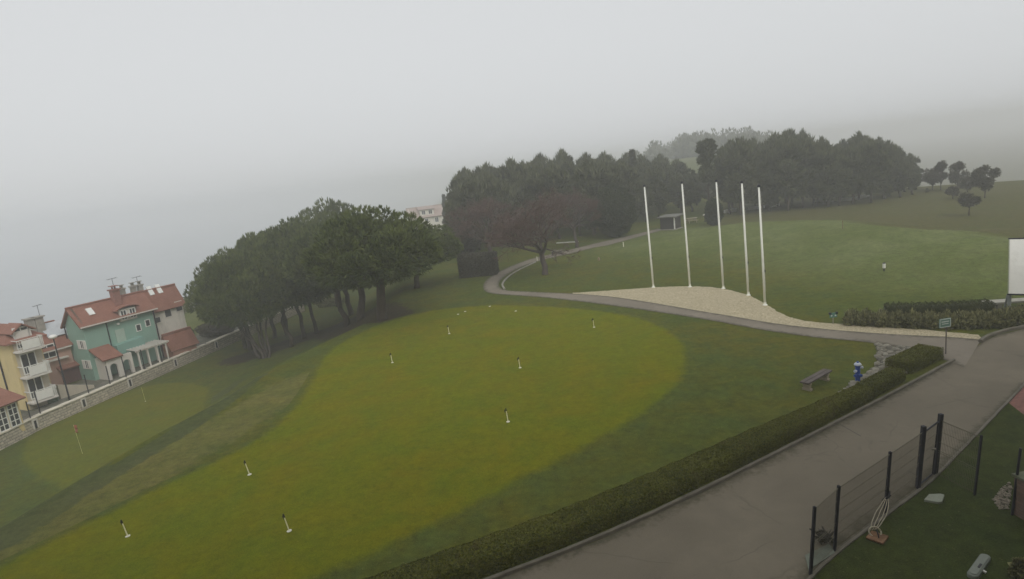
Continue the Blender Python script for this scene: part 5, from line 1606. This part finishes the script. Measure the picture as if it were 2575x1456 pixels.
for s_ in np.arange(.0, W_, .86):
    mb.tube([curve_pt(s_ + .04, z, .03) for z in zz], .025, 6)
mb.build('rib', M('board_rib', (.30, .32, .24), .5, .1, 3, 20), t, loc=b)
mb = MB()
for z in (hB - .04, hT + .04): mb.tube([curve_pt(0, z), curve_pt(W_, z)], .045, 8)
mb.build('rail', m_dark, t, loc=b)
for s_ in (.12, W_ - .6):
    mb = MB(); q = b + rtv * s_ + nb_ * -.2; q[2] = float(hgt(q[0], q[1]))
    mb.tube([q - V3([0, 0, .2]), q + V3([0, 0, hB + .3])], .09, 8)
    mb.build('post', M('grey_steel', (.26, .28, .26), .5, .15, 3, 20), t, loc=b)
    MB().tube([q + V3([.05, .5, -.1]), q + V3([0, .12, hB - .1])], .05, 6).build('brace', MATS['grey_steel'], t, loc=b)
# pale concrete table behind the shrubs
b = G(2512, 790); t = thing('concrete_table', b, 'pale low concrete slab table behind the shrubs by the white board', 'table')
MB().box(b + V3([-.2, .6, .42]), (2.6, -.5, 0), (.15, .7, 0), (0, 0, .14)).build('top', M('pale_concrete', (.52, .49, .42), .9, .12, 2, 30), t, bevel=.02, loc=b)
for q in (.35, 2.0): MB().box(b + V3([q, .62 - q * .19, -.1]), (.25, -.05, 0), (.13, .5, 0), (0, 0, .52)).build('leg', MATS['pale_concrete'], t, loc=b)

# ------------------------------------------------------------------ wire fence and gate
def lean(p, h):   # the posts lean a little outward
    return p + V3([.085 * h, .0, h])
def mesh_panel(a, b_, h, root, gap=.055):
    """welded wire: upright wires, doubled cross wires, bent top"""
    mb = MB(); L = np.linalg.norm((b_ - a)[:2]); n = int(L / gap); r = .0048
    e = (b_ - a) / L
    for k in range(1, n):
        p = a + e * (k * gap); q = lean(p, h)
        mb.tube([p + V3([0, 0, .05]), q], r, 3, cap=False)
    for z in np.linspace(.08, h - .03, 6):
        for o_ in (0, .02): mb.tube([lean(a, z + o_), lean(b_, z + o_)], r * .8, 3, cap=False)
    mb.tube([lean(a, h), lean(b_, h)], .010, 4); mb.tube([lean(a, h * .46), lean(b_, h * .46)], .009, 4)
    return mb.build('mesh_panel', M('fence_wire', (.12, .11, .07), .5, .2, 4, 20, bump=0), root, loc=root.location)
def fpost(b, h, w, root, name='post'):
    mb = MB(); t_ = lean(b, h); d = V3([w / 2, 0, 0]); f = V3([0, w / 2, 0]); z = V3([0, 0, .3])
    mb.add([b - d - f - z, b + d - f - z, b + d + f - z, b - d + f - z, t_ - d - f, t_ + d - f, t_ + d + f, t_ - d + f, t_ + V3([0, 0, .03])],
           [(3, 2, 1, 0), (0, 1, 5, 4), (1, 2, 6, 5), (2, 3, 7, 6), (3, 0, 4, 7), (4, 5, 8), (5, 6, 8), (6, 7, 8), (7, 4, 8)])
    return mb.build(name, m_dark, root, loc=root.location)
f0, f1, f2, g0, g1, f4 = G(2036, 1446), G(2096, 1386), G(2224, 1290), G(2306, 1228), G(2349, 1193), G(2449, 1245)
HF = 2.0
t = thing('wire_fence', f1, 'dark welded wire fence along the road left of the gate', 'fence')
for q in (f0, f1, f2): fpost(q, HF, .07, t)
mesh_panel(f0, f1, HF - .06, t); mesh_panel(f1, f2, HF - .06, t); mesh_panel(f2, g0 - (g0 - f2) * .03, HF - .06, t)
gt_ = thing('gate', g0, 'narrow dark steel gate with thick posts in the wire fence', 'gate')
fpost(g0, HF + .14, .115, gt_, 'gate_post'); fpost(g1, HF + .14, .115, gt_, 'gate_post')
mb = MB(); a_, c_ = g0 + (g1 - g0) * .12, g0 + (g1 - g0) * .88
for z in (.08, HF - .08): mb.tube([lean(a_, z), lean(c_, z)], .028, 6)
mb.tube([lean(a_, .08), lean(a_, HF - .08)], .028, 6); mb.tube([lean(c_, .08), lean(c_, HF - .08)], .028, 6)
mb.build('leaf_frame', m_dark, gt_, loc=g0)
mesh_panel(a_, c_, HF - .1, gt_)
MB().cbox(lean(c_ - (c_ - a_) * .12, 1.0), .14, .04, .06).build('handle', m_conc, gt_, loc=g0)
t = thing('wire_fence', g1, 'return run of wire fence from the gate into the garden', 'fence')
fpost(f4, HF - .02, .055, t); mesh_panel(g1 + (f4 - g1) * .02, f4, HF - .08, t)

# garden things on the right ------------------------------------------------
# rusty square plate hung on ropes
b = G(2206, 1356); t = thing('rusty_board', b, 'square rusty orange board with a hook lying on the garden grass', 'board')
ax, ay = unit(G(2232, 1356) - b), unit(G(2206, 1338) - b)
rz = math.radians(40)
MB().cbox(b + V3([0, 0, .06]), .45, .45, .05, rz).build('plate', M('rusty_plate', (.19, .105, .055), .85, .5, 5, 16, bump=.5, dirt=(.40, .30, .17)), t, bevel=.008, loc=b)
ring = [b + V3([.02, .14, .12]) + V3([.17 * math.cos(a), .10 * math.sin(a), .10 * math.sin(a) + .02]) for a in np.linspace(0, 2 * math.pi, 17)]
MB().tube(ring, .022, 7).build('ring', M('pale_rope', (.40, .36, .27), .9, .2, 8, 30), t, smooth=True, loc=b)
MB().tube([b + V3([0, -.08, .09]), b + V3([.0, -.02, .2]), b + V3([.02, .06, .26]), b + V3([.03, .1, .22])], .018, 6).build('hook', m_dark, t, loc=b)
# rope loops from the fence post to the board
f2b = f2
def sag(a, c, dx, n=12, s_=.1):
    return [a + (c - a) * f + V3([dx * math.sin(math.pi * f), 0, -s_ * math.sin(math.pi * f) + .015 * math.sin(f * 20)]) for f in np.linspace(0, 1, n)]
mb = MB()
top = lean(f2, .55)
for dx in (-.12, -.03, .06, .13): mb.tube(sag(top + V3([dx * .3, -.05, 0]), b + V3([dx * .6, .2, .16]), dx, s_=.05), .014, 6)
tag(mb.build('rope', MATS['pale_rope'], None, smooth=True), 'pale knotted ropes hanging from the fence post to the rusty board', 'rope')
mb = MB(); q = lean(f2, .5)
for k in range(6):
    a = k * 1.05; mb.tube([q + V3([.09 * math.cos(a), .09 * math.sin(a) - .02, -.22 + .07 * k]), q + V3([.11 * math.cos(a + 1.2), .10 * math.sin(a + 1.2) - .02, -.17 + .075 * k]), q + V3([.08 * math.cos(a + 2.4), .08 * math.sin(a + 2.4), -.2 + .08 * k])], .03, 6)
tag(mb.build('cloth_bundle', m_black, None), 'dark bundle tied round the fence post above the rusty board', 'bundle')
b = G(2350, 1256)
mb = MB(); mb.prism([b + ax * -.36 + ay * -.05, b + ax * -.05 + ay * -.34, b + ax * .34 + ay * .06, b + ax * .30 + ay * .2, b + ax * -.02 + ay * .36][::-1] if False else
                    [(b[0] - .36, b[1] - .04), (b[0] - .06, b[1] - .26), (b[0] + .06, b[1] - .25), (b[0] + .38, b[1] + .10), (b[0] + .30, b[1] + .18), (b[0] - .02, b[1] + .22)], -.05, .07)
tag(mb.build('stone_slab', M('pale_slab', (.27, .29, .23), .9, .15, 3, 30), None, bevel=.012), 'pale grey stone slab set in the garden grass', 'slab')
# oblong grey housing in the lower right
b = G(2462, 1428); dl = unit(G(2480, 1402) - G(2445, 1452)); dn = V3([-dl[1], dl[0], 0])
t = thing('valve_box', b, 'oblong grey green valve box in the lower right grass', 'box')
def capsule(L, r, z0, z1, inset=0.):
    pts = []
    for k in range(13):
        a = -math.pi / 2 + math.pi * k / 12; pts.append(b + dl * (L / 2 + (r - inset) * math.cos(a)) + dn * (r - inset) * math.sin(a))
    for k in range(13):
        a = math.pi / 2 + math.pi * k / 12; pts.append(b + dl * (-L / 2 + (r - inset) * math.cos(a)) + dn * (r - inset) * math.sin(a))
    return MB().prism(pts, z0, z1)
capsule(.95, .125, -.1, .10).build('housing', M('grey_green_plastic', (.16, .18, .15), .6, .12, 4, 25), t, bevel=.03, loc=b)
capsule(.88, .09, .101, .12).build('lid', M('grey_green_lid', (.19, .21, .175), .6, .12, 4, 25), t, bevel=.01, loc=b)
MB().box(b - dl * .18 - dn * .06 + V3([0, 0, .121]), dl * .2, dn * .05, (0, 0, .012)).build('slot', m_black, t, loc=b)
MB().tube([b - dl * .15 - dn * .19 + V3([0, 0, .04]), b - dl * .15 - dn * .12 + V3([0, 0, .06])], .03, 8).build('tap', m_white, t, loc=b)
# pebbles and brick wall corner
m_peb = leafmat('pebbles', (.14, .12, .09), (.42, .37, .29), .9)
stones('pebbles', px((2497, 1258), (2515, 1282), (2536, 1280), (2545, 1230), (2541, 1212), (2520, 1228)), 260, .018, .045, m_peb, 'heap of pale pebbles beside the brick wall', pile=.06)
b = G(2546, 1292); b2 = G(2600, 1322)
e = unit((b2 - b)[:2]); n = V3([-e[1], e[0]]); n = n if n[0] * 1 + n[1] * 0 > -9 and n[1] > 0 else -n
t = thing('brick_wall', b, 'low brown brick wall corner at the right edge', 'wall')
m_brick = brick_mat('brown_brick', (.135, .085, .060), (.20, .13, .095), (.10, .09, .075), 1., .25, .085, mort=.012)
MB().box((*(b[:2]), -.3), (*(e * 3.5), 0), (*(n * 2.6), 0), (0, 0, 1.5)).build('brickwork', m_brick, t, uv=uv_wall, loc=b)
MB().box((*(b[:2] - e * .05 - n * .05), 1.205), (*(e * 3.6), 0), (*(n * 2.7), 0), (0, 0, .07)).build('coping', M('mossy_coping', (.13, .14, .09), .9, .3, 3, 30), t, loc=b)
MB().tube([b + V3([-.07, -.05, -.2]), b + V3([.10, -.05, 2.1])], .035, 8).build('pipe', m_dark, t, loc=b)
# debris in the fence corner
b = G(2078, 1372)
tag(MB().prism([(f0[0] + .05, f0[1] + .15), (f1[0] - .02, f1[1] - .12), (f1[0] + .02, f1[1] + .28), (f0[0] + .25, f0[1] + .75)], -.05, .05).build('concrete_footing', M('mossy_concrete', (.17, .19, .15), .9, .25, 3, 30), None), 'mossy concrete footing in the near fence corner', 'footing')
mb = MB()
for k in range(60):
    c = b + V3([random.uniform(-.18, .18), random.uniform(-.05, .3), random.uniform(.05, .3)]); a = random.uniform(0, 3); mb.tube([c, c + V3([math.cos(a) * .18, math.sin(a) * .18, random.uniform(-.05, .12)])], random.uniform(.012, .03), 5)
tag(mb.build('brush_pile', M('dark_brush', (.045, .040, .032), .9, .3, 5, 30), None), 'small dark heap of brushwood inside the fence corner', 'brushwood')
# bottom right planting
bush((2566, 1452), 1418, 12, 'scrap of pale planting in the bottom right corner', m_hedge2, 77, 500, .12)

# ------------------------------------------------------------------ unseen building mass added to shade the foreground
t = thing('shade_block', (4, -6, 0), 'unseen pale facade added behind the view to shade the foreground', 'building')
mb = MB(); mb.box((-40, -14, -8), (57, 0, 0), (0, 13.2, 0), (0, 0, 34)); mb.box((17.003, -14, -8), (26, 0, 0), (0, 23, 0), (0, 0, 34)); mb.build('wall', m_beige, t, loc=t.location)  # side wing added to cut sky light over the garden
for z in (1.0, 4.2, 7.4, 13.5):
    for x in range(-36, 16, 4):
        mb = MB().box((x, -.84, z), (1.6, 0, 0), (0, .08, 0), (0, 0, 1.7)); mb.build('window', m_glass, t, loc=t.location)

# ------------------------------------------------------------------ fog
HZ = MB().box((-2650, -90, -27.5), (5300, 0, 0), (0, 3140, 0), (0, 0, 48.5))
hm = bpy.data.materials.new('fog'); hm.use_nodes = True; hm.node_tree.nodes.clear()
ho = hm.node_tree.nodes.new('ShaderNodeOutputMaterial'); hv = hm.node_tree.nodes.new('ShaderNodeVolumePrincipled')
hv.inputs['Color'].default_value = (.965, .97, .975, 1); hv.inputs['Density'].default_value = .0022; hv.inputs['Anisotropy'].default_value = .2
hm.node_tree.links.new(hv.outputs[0], ho.inputs['Volume'])
hz = HZ.build('haze', hm, None); tag(hz, 'thin sea fog over the whole course', kind='stuff')

# ------------------------------------------------------------------ light
w = bpy.data.worlds.new('World'); sc.world = w; w.use_nodes = True
nt = w.node_tree; nt.nodes.clear(); N = NT(nt)
sky = N.n('ShaderNodeTexSky', sky_type='NISHITA'); sky.sun_disc = False
SEL, SROT = math.radians(46), math.radians(158)
sky.sun_elevation = SEL; sky.sun_rotation = SROT; sky.air_density = 1.2; sky.dust_density = 4.; sky.altitude = 0
hsv = N.n('ShaderNodeHueSaturation'); hsv.inputs['Saturation'].default_value = .12
N.l(sky.outputs[0], hsv.inputs['Color'])
bg = N.n('ShaderNodeBackground'); bg.inputs['Strength'].default_value = .1
out = N.n('ShaderNodeOutputWorld')
cloud = N.mix(.82, hsv.outputs[0], (7.7, 7.9, 8.05))      # even cloud deck over the clear sky
N.l(cloud, bg.inputs['Color']); N.l(bg.outputs[0], out.inputs[0])
sl = bpy.data.lights.new('sun', 'SUN'); sl.energy = 1.1; sl.angle = math.radians(30); sl.color = (1, .97, .92)
so = bpy.data.objects.new('sun', sl); COL.objects.link(so)
sd = V3([math.sin(SROT) * math.cos(SEL), math.cos(SROT) * math.cos(SEL), math.sin(SEL)])
so.rotation_euler = Vector(sd).to_track_quat('Z', 'Y').to_euler()

# ------------------------------------------------------------------ camera
cam = bpy.data.cameras.new('camera'); co = bpy.data.objects.new('camera', cam); COL.objects.link(co)
cam.sensor_width = 36; cam.lens = F / 2575 * 36; cam.clip_start = .1; cam.clip_end = 20000
co.matrix_world = Matrix(((CR[0], CU[0], -fw[0], 0), (CR[1], CU[1], -fw[1], 0), (CR[2], CU[2], -fw[2], H), (0, 0, 0, 1)))
sc.camera = co
sc.view_settings.view_transform = 'Standard'; sc.view_settings.look = 'None'; sc.view_settings.exposure = 0.; sc.view_settings.gamma = 1
sc.render.engine = 'CYCLES'
cy = sc.cycles
cy.max_bounces = 7; cy.diffuse_bounces = 3; cy.glossy_bounces = 2; cy.transmission_bounces = 2; cy.volume_bounces = 4; cy.transparent_max_bounces = 4
cy.use_denoising = True; cy.caustics_reflective = False; cy.caustics_refractive = False
